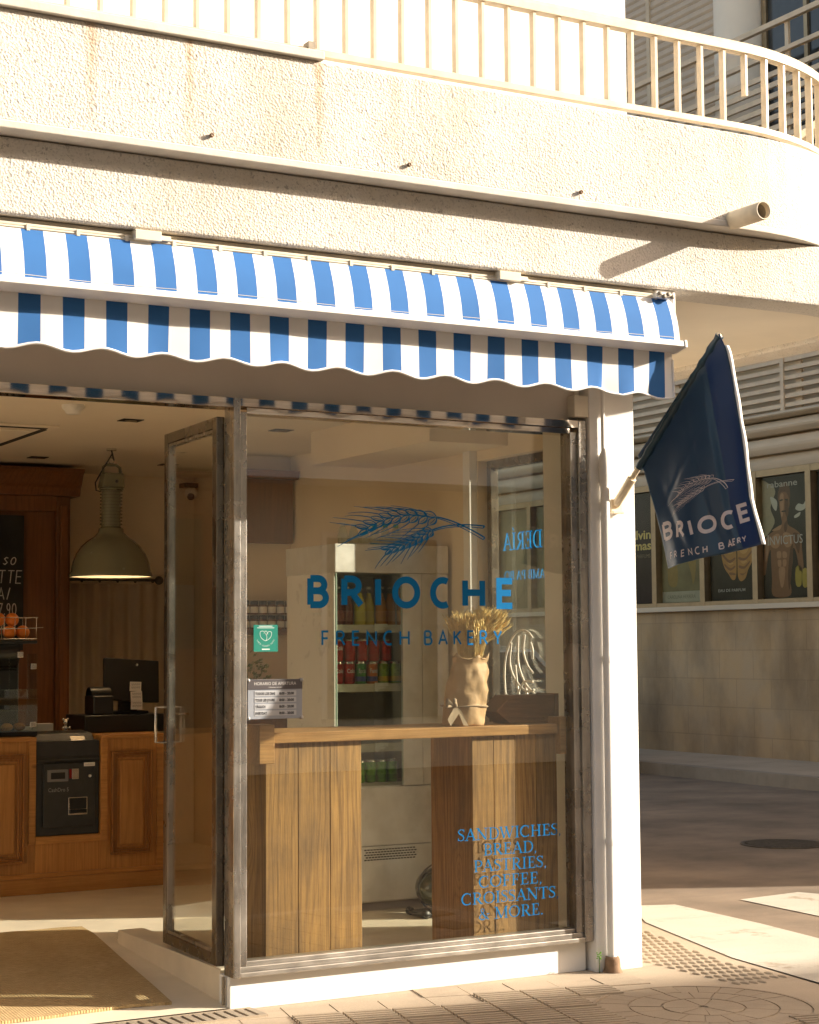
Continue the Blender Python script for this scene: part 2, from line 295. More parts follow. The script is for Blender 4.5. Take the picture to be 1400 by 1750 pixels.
# ------------------------------------------------------------------ mesh builder
class MB:
    def __init__(s): s.v = []; s.f = []; s.mi = []; s.cur = 0; s.sm = []; s.smooth = False
    def add(s, vs, fs):
        o = len(s.v); s.v += [Vector(p) for p in vs]
        for f in fs: s.f.append([i+o for i in f]); s.mi.append(s.cur); s.sm.append(s.smooth)
        return s
    def box(s, x0, x1, y0, y1, z0, z1, rot=None, piv=None):
        if x0 > x1: x0, x1 = x1, x0
        if y0 > y1: y0, y1 = y1, y0
        if z0 > z1: z0, z1 = z1, z0
        vs = [Vector(p) for p in ((x0, y0, z0), (x1, y0, z0), (x1, y1, z0), (x0, y1, z0), (x0, y0, z1), (x1, y0, z1), (x1, y1, z1), (x0, y1, z1))]
        if rot is not None:
            pv = Vector(piv) if piv else (vs[0]+vs[6])/2
            vs = [pv + rot @ (p-pv) for p in vs]
        return s.add(vs, [(0, 3, 2, 1), (4, 5, 6, 7), (0, 1, 5, 4), (1, 2, 6, 5), (2, 3, 7, 6), (3, 0, 4, 7)])
    def tube(s, pts, r, n=10, cap=True):
        pts = [Vector(p) for p in pts]; rs = r if isinstance(r, (list, tuple)) else [r]*len(pts)
        rings = []; prev = None
        for i, p in enumerate(pts):
            d = (pts[min(i+1, len(pts)-1)] - pts[max(i-1, 0)]).normalized()
            if prev is None:
                a = d.orthogonal().normalized()
            else:
                a = (prev - d*prev.dot(d)); a = a.normalized() if a.length > 1e-6 else d.orthogonal().normalized()
            prev = a; b = d.cross(a)
            rings.append([p + rs[i]*(math.cos(t)*a + math.sin(t)*b) for t in [2*math.pi*k/n for k in range(n)]])
        vs = [q for rg in rings for q in rg]; fs = []
        for i in range(len(rings)-1):
            for k in range(n):
                fs.append((i*n+k, i*n+(k+1) % n, (i+1)*n+(k+1) % n, (i+1)*n+k))
        sm = s.smooth; s.smooth = True
        s.add(vs, fs)
        s.smooth = sm
        if cap:
            L = len(rings)-1
            s.add(rings[0], [tuple(reversed(range(n)))]); s.add(rings[L], [tuple(range(n))])
        return s
    def lathe(s, prof, c=(0, 0, 0), n=24, axis='Z', sm=True, a0=0, a1=2*math.pi):
        full = abs(a1-a0-2*math.pi) < 1e-6
        vs = []; m = n if full else n+1
        for (r, z) in prof:
            for k in range(m):
                t = a0+(a1-a0)*k/n; x, y = r*math.cos(t), r*math.sin(t)
                p = {'Z': (x, y, z), 'Y': (x, z, y), 'X': (z, x, y)}[axis]
                vs.append((p[0]+c[0], p[1]+c[1], p[2]+c[2]))
        fs = []
        for i in range(len(prof)-1):
            for k in range(n):
                k2 = (k+1) % m if full else k+1
                f = (i*m+k, i*m+k2, (i+1)*m+k2, (i+1)*m+k)
                fs.append(f if axis == 'Z' else tuple(reversed(f)))
        o = s.smooth; s.smooth = sm; s.add(vs, fs); s.smooth = o
        return s
    def sphere(s, c, r, n=12, sq=(1, 1, 1)):
        prof = [(r*math.sin(math.pi*i/n), -r*math.cos(math.pi*i/n)) for i in range(n+1)]
        o = len(s.v); s.lathe(prof, (0, 0, 0), max(8, n+4))
        for i in range(o, len(s.v)):
            p = s.v[i]; s.v[i] = Vector((c[0]+p.x*sq[0], c[1]+p.y*sq[1], c[2]+p.z*sq[2]))
        return s
    def prism(s, poly, a, b, axis='Z'):
        n = len(poly)
        def P(u, v, h): return {'Z': (u, v, h), 'Y': (u, h, v), 'X': (h, u, v)}[axis]
        vs = [P(u, v, a) for u, v in poly]+[P(u, v, b) for u, v in poly]
        fs = [tuple(reversed(range(n))), tuple(range(n, 2*n))]+[(i, (i+1) % n, n+(i+1) % n, n+i) for i in range(n)]
        return s.add(vs, fs)
    def sweep(s, path, prof, closed=False):
        # path: plan points; prof: (offset to the outside, z), closed loop
        L = len(path); n = len(prof); vs = []
        for i, p in enumerate(path):
            d = (Vector(path[min(i+1, L-1)])-Vector(path[max(i-1, 0)])).normalized()
            nx, ny = d.y, -d.x
            for (o, z) in prof: vs.append((p[0]+nx*o, p[1]+ny*o, z))
        fs = []
        for i in range(L-1):
            for k in range(n):
                fs.append((i*n+k, (i+1)*n+k, (i+1)*n+(k+1) % n, i*n+(k+1) % n))
        fs.append(tuple(range(n))); fs.append(tuple(reversed(range((L-1)*n, L*n))))
        return s.add(vs, fs)
    def build(s, name, mat, parent=None, bevel=0, seg=2, fix=True, loc=None, autosm=False):
        me = bpy.data.meshes.new(name)
        off = Vector((0, 0, 0))
        if parent is not None: off = ORG.get(parent.name, Vector((0, 0, 0)))
        elif loc is not None: off = Vector(loc)
        me.from_pydata([tuple(p-off) for p in s.v], [], s.f)
        mats = mat if isinstance(mat, (list, tuple)) else [mat]
        for q in mats: me.materials.append(q)
        me.polygons.foreach_set('material_index', s.mi); me.polygons.foreach_set('use_smooth', s.sm)
        if fix:
            bm = bmesh.new(); bm.from_mesh(me); bmesh.ops.recalc_face_normals(bm, faces=bm.faces); bm.to_mesh(me); bm.free()
        me.update()
        o = bpy.data.objects.new(name, me); COL.objects.link(o)
        if parent is not None:
            o.parent = parent; ORG[o.name] = off
        elif loc is not None:
            o.location = loc; ORG[o.name] = off
        if bevel:
            b = o.modifiers.new('bevel', 'BEVEL'); b.width = bevel; b.segments = seg; b.limit_method = 'ANGLE'; b.angle_limit = R(40)
        return o
ORG = {}
def tag(o, label=None, cat=None, group=None, kind=None):
    if label: o['label'] = label
    if cat: o['category'] = cat
    if group: o['group'] = group
    if kind: o['kind'] = kind
    return o
def thing(name, label, cat, loc=(0, 0, 0), group=None):
    o = bpy.data.objects.new(name, None); COL.objects.link(o); o.location = loc; o.empty_display_size = .1
    ORG[o.name] = Vector(loc); return tag(o, label, cat, group)
def copy_tree(o, parent=None):
    c = o.copy(); COL.objects.link(c); c.parent = parent
    for ch in list(o.children): copy_tree(ch, c)
    return c
def structure(o, label=None):
    o['kind'] = 'structure'
    return o
ORD = ['leftmost', 'second from the left', 'third from the left', 'fourth from the left', 'fifth from the left', 'sixth from the left', 'seventh from the left', 'eighth from the left', 'ninth from the left', 'tenth from the left']
# ------------------------------------------------------------------ lettering
def arc(cx, cy, rx, ry, a0, a1, n=14): return [(cx+rx*math.cos(R(a0+(a1-a0)*i/n)), cy+ry*math.sin(R(a0+(a1-a0)*i/n))) for i in range(n+1)]
SANS = {
 'B': (.74, [[(0, 0), (0, 1)], [(0, 1), (.5, 1)]+arc(.5, .765, .40, .235, 90, -90)+[(0, .53)], [(0, .53), (.55, .53)]+arc(.55, .265, .45, .265, 90, -90)+[(0, 0)]]),
 'R': (.76, [[(0, 0), (0, 1)], [(0, 1), (.45, 1)]+arc(.45, .74, .42, .26, 90, -90)+[(0, .48)], [(.46, .48), (1, 0)]]),
 'I': (.2, [[(.5, 0), (.5, 1)]]), 'O': (1.0, [arc(.5, .5, .5, .5, 90, 450, 30)]),
 'C': (.8, [arc(.62, .5, .62, .5, 62, 298, 24)]), 'H': (.82, [[(0, 0), (0, 1)], [(1, 0), (1, 1)], [(0, .52), (1, .52)]]),
 'E': (.62, [[(1, 1), (0, 1), (0, 0), (1, 0)], [(0, .52), (.9, .52)]]), 'F': (.6, [[(0, 0), (0, 1), (1, 1)], [(0, .5), (.88, .5)]]),
 'N': (.84, [[(0, 0), (0, 1), (1, 0), (1, 1)]]), 'K': (.74, [[(0, 0), (0, 1)], [(.95, 1), (.05, .48)], [(.3, .62), (1, 0)]]),
 'A': (.86, [[(0, 0), (.5, 1), (1, 0)], [(.18, .33), (.82, .33)]]), 'Y': (.8, [[(0, 1), (.5, .45), (1, 1)], [(.5, .45), (.5, 0)]]),
 'Q': (1.0, [arc(.5, .5, .5, .5, 90, 450, 30), [(.6, .25), (1, -.05)]]), 'U': (.8, [[(0, 1), (0, .35)]+arc(.5, .35, .5, .35, 180, 360)+[(1, 1)]]),
 'T': (.76, [[(0, 1), (1, 1)], [(.5, 1), (.5, 0)]]), '/': (.5, [[(0, 0), (1, 1)]]), '7': (.6, [[(0, 1), (1, 1), (.3, 0)]]),
 '9': (.55, [arc(.5, .7, .45, .3, 0, 360), [(.95, .7), (.75, 0)]]), '0': (.6, [arc(.5, .5, .5, .5, 90, 450, 24)]), '.': (.15, [[(.5, 0), (.5, .1)]]),
 's': (.5, [[(.9, .62), (.5, .7), (.1, .55), (.9, .2), (.5, 0), (.05, .1)]]), 'o': (.55, [arc(.5, .35, .45, .35, 90, 450, 20)]), 'L': (.58, [[(0, 1), (0, 0), (1, 0)]]),
}
def ribbon(mb, pts, wd, fn, lift):
    P = [Vector((p[0], p[1])) for p in pts]
    ws = wd if isinstance(wd, (list, tuple)) else [wd]*len(P)
    closed = (P[0]-P[-1]).length < 1e-6
    if closed: P = P[:-1]; ws = ws[:-1]
    n = len(P); L = []; Rr = []
    for i in range(n):
        a = P[i-1] if (i > 0 or closed) else None; b = P[(i+1) % n] if (i < n-1 or closed) else None
        d1 = (P[i]-a).normalized() if a is not None and (P[i]-a).length > 1e-9 else None
        d2 = (b-P[i]).normalized() if b is not None and (b-P[i]).length > 1e-9 else None
        d1 = d1 or d2; d2 = d2 or d1
        if d1 is None: return
        n1 = Vector((-d1.y, d1.x)); n2 = Vector((-d2.y, d2.x)); mm = n1+n2
        mm = mm.normalized() if mm.length > 1e-5 else n1
        k = min(2.2, 1/max(.3, mm.dot(n1)))
        L.append(P[i]+mm*ws[i]*.5*k); Rr.append(P[i]-mm*ws[i]*.5*k)
    vs = [fn(p.x, p.y, lift) for p in L]+[fn(p.x, p.y, lift) for p in Rr]
    fs = [(i, (i+1) % n, n+(i+1) % n, n+i) for i in range(n if closed else n-1)]
    mb.add(vs, fs)
def sans_glyph(mb, ch, x0, x1, y0, h, wd, fn, k=0, skew=None):
    _, st = SANS[ch]
    for j, pl in enumerate(st):
        pts = []
        for (a, b) in pl:
            X = x0+wd/2+a*(x1-x0-wd); Y = y0+wd/2+b*(h-wd)
            pts.append((X, Y) if skew is None else skew(X, Y))
        ribbon(mb, pts, wd, fn, (k+j+1)*.00006)
def sans_text(mb, s, x0, y0, h, wd, gap, fn, skew=None, fit=None):
    adv = lambda sc: sum((h*.5 if c == ' ' else SANS[c][0]*h*sc+gap*sc) for c in s)-gap*sc
    sc = 1.0 if fit is None else fit/adv(1.0)
    x = x0
    for c in s:
        if c == ' ': x += h*.5*(sc if fit else 1); continue
        wd_g = max(SANS[c][0]*h*sc, wd); sans_glyph(mb, c, x, x+wd_g, y0, h, wd, fn, 0, skew); x += wd_g+gap*sc
    return x
def serif_text(mb, s, xc, y0, h, fn, width=None):
    T, t_, sv = .155, .068, .062
    G = {}
    def V(x, a=0., b=1., top=1, bot=1, w=T):
        o = [([(x, a), (x, b)], w)]
        if bot: o.append(([(x-.15, a+sv/2), (x+.15, a+sv/2)], sv))
        if top: o.append(([(x-.15, b-sv/2), (x+.15, b-sv/2)], sv))
        return o
    def foot(x, y, w=.14): return [([(x-w, y), (x+w, y)], sv)]
    G['S'] = (.56, [([(.48, .80), (.44, .92), (.30, .97), (.15, .92), (.09, .77), (.16, .63), (.30, .53), (.43, .42), (.48, .26), (.42, .10), (.27, .03), (.12, .08), (.06, .24)], [.05, .06, .06, .08, .11, .13, .14, .13, .11, .08, .06, .06, .05]), ([(.48, .74), (.48, .98)], sv), ([(.06, .02), (.06, .28)], sv)])
    G['A'] = (.82, [([(.10, .03), (.42, 1)], t_), ([(.40, 1), (.70, .03)], T), ([(.2, .35), (.6, .35)], t_)]+foot(.10, .025)+foot(.70, .025, .15))
    G['N'] = (.9, [([(.16, 0), (.16, 1)], t_), ([(.14, .98), (.74, .02)], T), ([(.74, 0), (.74, 1)], t_)]+foot(.16, .025)+foot(.13, .975, .12)+foot(.74, .975))
    G['D'] = (.86, V(.2)+[([(.2, .97), (.42, .97)]+arc(.42, .5, .34, .47, 90, -90, 12)+[(.2, .03)], [.05, .05]+[.05+.09*math.sin(math.pi*i/12) for i in range(13)]+[.05])])
    G['W'] = (1.14, [([(.10, .98), (.34, .02)], T), ([(.34, .02), (.56, .95)], t_), ([(.50, .98), (.76, .02)], T), ([(.76, .02), (1.02, .97)], t_)]+foot(.10, .975)+foot(.5, .975, .12)+foot(1.02, .975, .12))
    G['I'] = (.4, V(.2))
    G['C'] = (.8, [(arc(.44, .5, .36, .47, 48, 312, 16), [.05+.10*math.sin(math.pi*i/16) for i in range(17)]), ([(.68, .70), (.68, .98)], sv), ([(.68, .02), (.68, .24)], sv)])
    G['H'] = (.9, V(.2)+V(.7)+[([(.2, .5), (.7, .5)], t_)])
    G['E'] = (.7, V(.2, top=1, bot=1)+[([(.2, .97), (.58, .97)], sv), ([(.2, .51), (.48, .51)], sv), ([(.2, .03), (.60, .03)], sv), ([(.57, .74), (.57, .99)], sv), ([(.47, .4), (.47, .62)], sv), ([(.60, .01), (.60, .28)], sv)])
    G['F'] = (.66, V(.2)+[([(.2, .97), (.58, .97)], sv), ([(.2, .5), (.46, .5)], sv), ([(.57, .72), (.57, .99)], sv), ([(.46, .39), (.46, .61)], sv)])
    bowl = lambda y, rx, ry, x=.36: ([(.2, y+ry), (x, y+ry)]+arc(x, y, rx, ry, 90, -90, 10)+[(.2, y-ry)], [.05, .05]+[.05+.08*math.sin(math.pi*i/10) for i in range(11)]+[.05])
    G['B'] = (.72, V(.2)+[bowl(.74, .22, .23), bowl(.27, .27, .24)])
    G['R'] = (.8, V(.2)+[bowl(.73, .24, .24), ([(.36, .5), (.68, .02)], T)]+foot(.70, .025, .12))
    G['P'] = (.68, V(.2)+[bowl(.71, .26, .26)])
    G['T'] = (.76, V(.38, top=0)+[([(.06, .97), (.70, .97)], sv), ([(.06, .72), (.06, .99)], sv), ([(.70, .72), (.70, .99)], sv)])
    G['O'] = (.9, [(arc(.45, .5, .36, .47, 90, 450, 24), [.05+.09*abs(math.sin(2*math.pi*i/24)) for i in range(25)])])
    G['M'] = (1.06, [([(.16, 0), (.18, 1)], t_), ([(.16, .98), (.52, .05)], T), ([(.52, .05), (.86, .98)], t_), ([(.88, 0), (.88, 1)], T)]+foot(.16, .025)+foot(.13, .975, .12)+foot(.88, .025)+foot(.9, .975, .12))
    G['&'] = (.9, [([(.76, .5), (.66, .2), (.45, .03), (.24, .04), (.12, .2), (.2, .42), (.42, .62), (.48, .82), (.36, .97), (.24, .86), (.28, .68), (.52, .3), (.80, .03)], [.05, .05, .08, .1, .1, .09, .06, .06, .05, .08, .11, .13, .1])]+foot(.76, .5, .1))
    G[','] = (.26, [([(.12, .10), (.15, .0), (.08, -.16)], [.13, .1, .04])]); G['.'] = (.26, [([(.06, .06), (.18, .06)], .12)])
    G['Í'] = (.4, V(.2)+[([(.2, 1.1), (.32, 1.28)], .08)])
    G[' '] = (.32, [])
    tot = sum(G[c][0] for c in s)
    sx = h if width is None else width/tot
    x = xc-tot*sx/2; j = 0
    for c in s:
        for (pl, wd) in G[c][1]:
            j += 1
            wl = [q*h for q in wd] if isinstance(wd, (list, tuple)) else wd*h
            ribbon(mb, [(x+a*sx, y0+b*h) for a, b in pl], wl, fn, (1+j % 7)*.00006)
        x += G[c][0]*sx
def font_text(mb, s, x0, y0, h, fn, align='LEFT', bold=0.0, width=None):
    cu = bpy.data.curves.new('t', 'FONT'); cu.body = s; cu.size = h/.72; cu.align_x = align; cu.offset = bold; cu.resolution_u = 3
    o = bpy.data.objects.new('t', cu); COL.objects.link(o)
    dg = bpy.context.evaluated_depsgraph_get(); me = bpy.data.meshes.new_from_object(o.evaluated_get(dg))
    xs = [v.co.x for v in me.vertices] or [0]
    k = 1.0 if width is None else width/max(1e-6, (max(xs)-min(xs)))
    mb.add([fn(x0+v.co.x*k, y0+v.co.y, .00006) for v in me.vertices], [tuple(p.vertices) for p in me.polygons])
    bpy.data.objects.remove(o); bpy.data.curves.remove(cu); bpy.data.meshes.remove(me)
def wheat(mb, fn, wd=.0016):
    # unit box 1.0 wide x .62 tall, ears point left, stalks to the right
    rnd = random.Random(3); k = [0]
    def st(p, w_): k[0] += 1; ribbon(mb, p, w_, fn, (1+k[0] % 9)*.00005)
    def qb(a, b, c, n=8): return [((1-t)**2*a[0]+2*t*(1-t)*b[0]+t*t*c[0], (1-t)**2*a[1]+2*t*(1-t)*b[1]+t*t*c[1]) for t in [i/n for i in range(n+1)]]
    for (nx, ny, tx, ty, n, kl, aw, bend) in ((.665, .40, .22, .285, 9, .088, .24, .06), (.635, .285, .36, .12, 8, .062, .16, -.012)):
        ax = Vector((tx-nx, ty-ny)); d0 = ax.normalized(); up = Vector((-d0.y, d0.x))
        if up.y < 0: up = -up
        for i in range(n):
            f = i/(n-1); base = Vector((nx, ny))+ax*f+up*bend*math.sin(math.pi*f)
            for sgn in (1, -1):
                ang = .62*sgn*(1-.35*f); d = d0*math.cos(ang)+up*math.sin(ang)
                nn = Vector((-d.y, d.x)); b0 = base+up*sgn*.006; tip = b0+d*kl; mid = b0+d*kl*.5
                wv = kl*.27*(1-.3*f)
                st(qb(b0, mid+nn*wv*2, tip), [wd*.5+wd*.9*math.sin(math.pi*j/8) for j in range(9)]); st(qb(b0, mid-nn*wv*2, tip), wd*.8)
                st(qb(b0+d*kl*.2, mid+nn*wv*.3, b0+d*kl*.8), wd*.5)
                e = tip+d0*aw*(1.0-.30*f)*rnd.uniform(.75, 1.1)+up*sgn*(.055+.05*(1-f))*rnd.uniform(.6, 1.2)
                st(qb(tip, tip+d*aw*.45, e), [wd*.85-(wd*.5)*j/8 for j in range(9)])
    st(qb((.665, .40), (.80, .38), (.995, .235)), wd*1.2); st(qb((.665, .39), (.79, .36), (.985, .215)), wd*.7); st([(.995, .235), (.985, .215)], wd)
    st(qb((.635, .285), (.76, .36), (.995, .335)), wd*1.2); st(qb((.64, .275), (.77, .345), (.985, .315)), wd*.7); st([(.995, .335), (.985, .315)], wd)
# ================================================================== GROUND
def sheet(name, poly, z, mat, kind='structure', th=None):
    mb = MB()
    if th: mb.prism(poly, z-th, z)
    else: mb.add([(x, y, z) for x, y in poly], [tuple(range(len(poly)))])
    o = mb.build(name, mat, loc=(0, 0, 0)); o['kind'] = kind; return o
sheet('ground', [(-250, -250), (250, -250), (250, 250), (-250, 250)], -.30, M['asphalt'])
sheet('road', [(-90, -90), (120, -90), (120, 90), (-90, 90)], -.012, M['asphalt'])
PAV = [(-30, -2.3), (2.1, -2.3), (2.28, -1.2), (2.44, -.1), (2.74, .95), (3.0, 1.5), (3.15, 3), (3.2, 40), (2.0, 40), (2.0, 0), (-30, 0)]
sheet('pavement', PAV, 0.0, M['paving'], th=.2)
sheet('crosswalk', [(2.30, -1.2), (2.95, -1.3), (3.14, .1), (3.21, .61), (3.26, 1.38), (3.02, 1.47), (2.74, .95), (2.44, -.1)], .004, M['roadpaint'])
sheet('crosswalk', [(3.5, -1.6), (4.1, -1.6), (4.27, 1.35), (4.22, 1.47), (3.74, 1.41), (3.69, .71)], -.008, M['roadpaint'])
# pavement tiles with ribs, laid askew to the shopfront
TA = R(-13); TM = Matrix.Rotation(TA, 3, 'Z')
mb = MB(); mt = MB(); rnd = random.Random(5)
for i in range(-14, 22):
    for j in range(-14, 6):
        c = TM @ Vector((i*.2+.1, j*.2+.1, 0))
        if c.y > -.10 or c.y < -2.1 or c.x > 1.95-(.2 if c.y > -.5 else 0) or c.x < -2.6: continue
        if (Vector((1.62, -.92))-c.xy).length < .47: continue
        dz = rnd.uniform(-.0015, .0015)
        vs = [TM @ Vector((i*.2+a, j*.2+b, 0)) for a, b in ((.003, .003), (.197, .003), (.197, .197), (.003, .197))]
        mt.add([(p.x, p.y, .004+dz) for p in vs]+[(p.x, p.y, -.01) for p in vs], [(0, 1, 2, 3), (0, 4, 5, 1), (1, 5, 6, 2), (2, 6, 7, 3), (3, 7, 4, 0)])
        if c.y > -.34: continue
        for k in range(5):
            y0 = j*.2+.012+k*.038
            q = [TM @ Vector((i*.2+a, b, 0)) for a, b in ((.006, y0), (.194, y0), (.194, y0+.024), (.006, y0+.024))]
            mb.add([(p.x, p.y, .013+dz) for p in q]+[(p.x, p.y, .003+dz) for p in q], [(0, 1, 2, 3), (0, 4, 5, 1), (1, 5, 6, 2), (2, 6, 7, 3), (3, 7, 4, 0)])
structure(mt.build('pavement_tiles', M['paving'], loc=(0, 0, 0)))
structure(mb.build('pavement_ribs', M['paving_bar'], loc=(0, 0, 0)))
mb = MB()
for i in range(-2, 26):
    for j in range(0, 22):
        p = Vector((2.06, -.75, 0)) + Matrix.Rotation(R(-13), 3, 'Z') @ Vector((i*.040+(.02 if j % 2 else 0)-.1, j*.085-.1, 0))
        if p.y > .85 or p.y < -.62 or p.x < 2.03 or p.x > 2.36+.27*max(0, p.y+.1)-.02*(p.y < -.1): continue
        o_ = len(mb.v); mb.lathe([(.013, .0), (.011, .006), (.004, .008), (.0005, .008)], (0, 0, 0), 8)
        for q in range(o_, len(mb.v)): mb.v[q] = Vector((p.x+mb.v[q].x, p.y+mb.v[q].y*2.3, mb.v[q].z))
structure(mb.build('tactile_paving', M['paving_bar'], loc=(0, 0, 0)))
# round access cover with ring of setts
cv = thing('access_cover', 'round paved access cover with a ring of small setts set in the pavement', 'access cover', (1.62, -.92, 0))
mb = MB(); mb.lathe([(.44, -.02), (.44, .006), (.425, .006), (.425, -.02)], (1.62, -.92, 0), 48, sm=False); mb.build('rim', M['paving_bar'], cv)
mb = MB()
for ring, (r0, r1, n) in enumerate(((.297, .415, 26), (.167, .29, 17), (.02, .16, 9))):
    for k in range(n):
        a0, a1 = 2*math.pi*(k+.02)/n, 2*math.pi*(k+.98)/n
        P = [(1.62+r*math.cos(a), -.92+r*math.sin(a)) for r, a in ((r0, a0), (r1, a0), (r1, (a0+a1)/2), (r1, a1), (r0, a1), (r0, (a0+a1)/2))]
        mb.prism(P, -.02, .006+rnd.uniform(-.001, .001))
mb.build('setts', M['paving_bar'], cv)
mh = thing('manhole_cover', 'round dark iron drain cover in the shaded side street', 'manhole cover', (5.85, 3.46, -.012))
mb = MB(); mb.lathe([(.31, -.012), (.31, -.004), (.28, -.004), (.28, -.012)], (5.85, 3.46, 0), 40, sm=False); mb.build('frame', M['iron'], mh)
mb = MB(); mb.lathe([(.275, -.011), (.001, -.011)], (5.85, 3.46, 0), 40, sm=False)
for i in range(-8, 9):
    hw = math.sqrt(max(0, .27**2-(i*.032)**2)); mb.box(5.85+i*.032-.009, 5.85+i*.032+.009, 3.46-hw, 3.46+hw, -.011, -.002)
mb.build('grating', M['iron'], mh)
dg = thing('drain_grate', 'slotted metal drain grate along the shop threshold', 'drain grate', (-.75, -.11, 0))
mb = MB(); mb.box(-1.7, .08, -.19, -.175, 0, .012); mb.box(-1.7, .08, -.035, -.02, 0, .012); mb.build('frame', M['paving_bar'], dg)
mb = MB(); mb.box(-1.7, .08, -.175, -.035, -.02, .002)
mb.build('channel', M['black_matt'], dg)
mb = MB()
for k in range(40):
    x = -1.68+k*.0445; mb.box(x, x+.028, -.175, -.035, .002, .011)
mb.build('grating', M['kerb'], dg)
# far side of the side street
sheet('far_pavement', [(9.35, 5), (9.55, 12), (9.7, 40), (11.0, 40), (11.0, -1.2), (9.2, -1.2)], .11, M['paving'], th=.2)
mb = MB(); pth = [(9.2, -1.2), (9.35, 5), (9.55, 12), (9.7, 40)]
mb.sweep(pth, [(.004, -.1), (.004, .118), (-.13, .118), (-.13, -.1)]); structure(mb.build('kerb', M['kerb'], loc=(0, 0, 0)))
# ================================================================== SHOP BUILDING
B = thing('shop_building', 'cream roughcast corner building with a balcony over the bakery front', 'building', (0, 0, 0))
def bpart(name, mat, f, **k):
    mb = MB(); f(mb); return mb.build(name, mat, B, **k)
def plan(y, X, Rr, x0=-5, y1=9, n=18):
    xs = X-Rr
    return [(x0, y), (-2, y), (xs, y)]+[(xs+Rr*math.sin(math.pi/2*i/n), y+Rr*(1-math.cos(math.pi/2*i/n))) for i in range(1, n+1)]+[(X, y1)]
FP = plan(-.735, 3.40, 1.30); BP = plan(-.65, 3.385, .80)
bpart('balcony_parapet', M['roughcast'], lambda m: m.sweep(FP, [(0, 3.214), (0, 3.605), (-.14, 3.605), (-.14, 3.214)]), bevel=.006)
bpart('drip_edge', M['edge'], lambda m: m.sweep(FP, [(.005, 3.188), (.005, 3.212), (.001, 3.218), (-.15, 3.218), (-.15, 3.188)]), bevel=.004)
bpart('coping', M['edge'], lambda m: m.sweep([(-5, -.735), (.055, -.735)], [(.022, 3.606), (.022, 3.640), (-.16, 3.640), (-.16, 3.606)]), bevel=.004)
bpart('beam', M['roughcast'], lambda m: m.sweep(BP, [(0, 2.915), (0, 3.185), (-.20, 3.185), (-.20, 2.915)]), bevel=.012, seg=3)
def poly_in(P, off):
    out = []
    for i, p in enumerate(P):
        d = (Vector(P[min(i+1, len(P)-1)])-Vector(P[max(i-1, 0)])).normalized(); out.append((p[0]+d.y*off, p[1]-d.x*off))
    return out
bpart('soffit', M['soffit'], lambda m: m.prism(poly_in(BP, -.2)+[(-5, 9)], 2.94, 3.10))
bpart('balcony_floor', M['soffit'], lambda m: m.prism(poly_in(FP, -.15)+[(-5, 9)], 3.20, 3.30))
for (x, z) in ((-.395, 3.262), (.42, 3.258), (1.215, 3.247)):
    mb = MB(); mb.lathe([(.008, .006), (.008, -.005), (.003, -.006), (.003, .0)], (x, -.745, z), 10, 'Y'); mb.build('drain_stub', M['terracotta'], B)
mb = MB(); mb.lathe([(.033, .03), (.039, .0), (.039, -.195), (.035, -.198), (.033, -.18), (.033, .03)], (2.005, -.735, 3.222), 24, 'Y'); ds = mb.build('drain_spout', M['pvc'], B)
mb = MB(); mb.lathe([(.0325, -.172), (.0325, -.0), (.001, -.0)], (2.005, -.735, 3.222), 20, 'Y'); mb.build('bore', M['grime_shade'], ds)  # dark colour stands in for the shade inside the pipe
bpart('lintel_wall', M['lintel'], lambda m: (m.box(-5.0, 1.70, 0, .16, 2.43, 2.94)))
bpart('facade_wall', M['white'], lambda m: (m.box(-5.0, -4.6, 0, .16, 0, 2.43)))
bpart('column', M['white'], lambda m: m.prism([(1.718, .03), (1.718, -.058), (1.722, -.062), (1.960, -.062), (1.965, -.057), (1.965, .2), (2.0, .2), (2.0, .585), (1.9, .585), (1.9, .10), (1.72, .04)], 0, 2.94))
bpart('plinth', M['white'], lambda m: m.box(0.0, 1.70, -.004, .10, 0, .131), bevel=.004)
bpart('plinth_return', M['floor'], lambda m: m.box(.005, .13, .10, 1.27, 0, .148), bevel=.004)
def sidew(m):
    m.box(1.9, 2.0, 1.19, 8.9, 0, 2.94); m.box(1.9, 2.0, .585, 1.19, 2.37, 2.94); m.box(1.9, 2.0, .585, 1.19, 0, .15)
bpart('side_wall', M['interior'], sidew)
def inw(m):
    m.box(-4.7, -4.6, .16, 5.0, 0, 2.6); m.box(-4.6, 1.9, 4.95, 5.05, 0, 2.6); m.box(1.44, 1.9, 3.4, 3.5, .0, 2.6)
bpart('interior_wall', M['interior'], inw)
bpart('ceiling', M['ceiling'], lambda m: m.box(-4.7, 1.95, .16, 5.0, 2.6, 2.90))
bpart('bulkhead', M['interior'], lambda m: m.box(1.45, 1.9, .9, 2.2, 2.42, 2.6))
bpart('upper_wall', M['white'], lambda m: m.box(-5, 2.0, 0, .2, 3.30, 7.2))
bpart('upper_wall', M['white'], lambda m: m.box(1.8, 2.0, .2, 9, 3.30, 7.2))
bpart('roof', M['white'], lambda m: m.box(-5, 2.02, 0.01, 9, 7.2, 7.4))
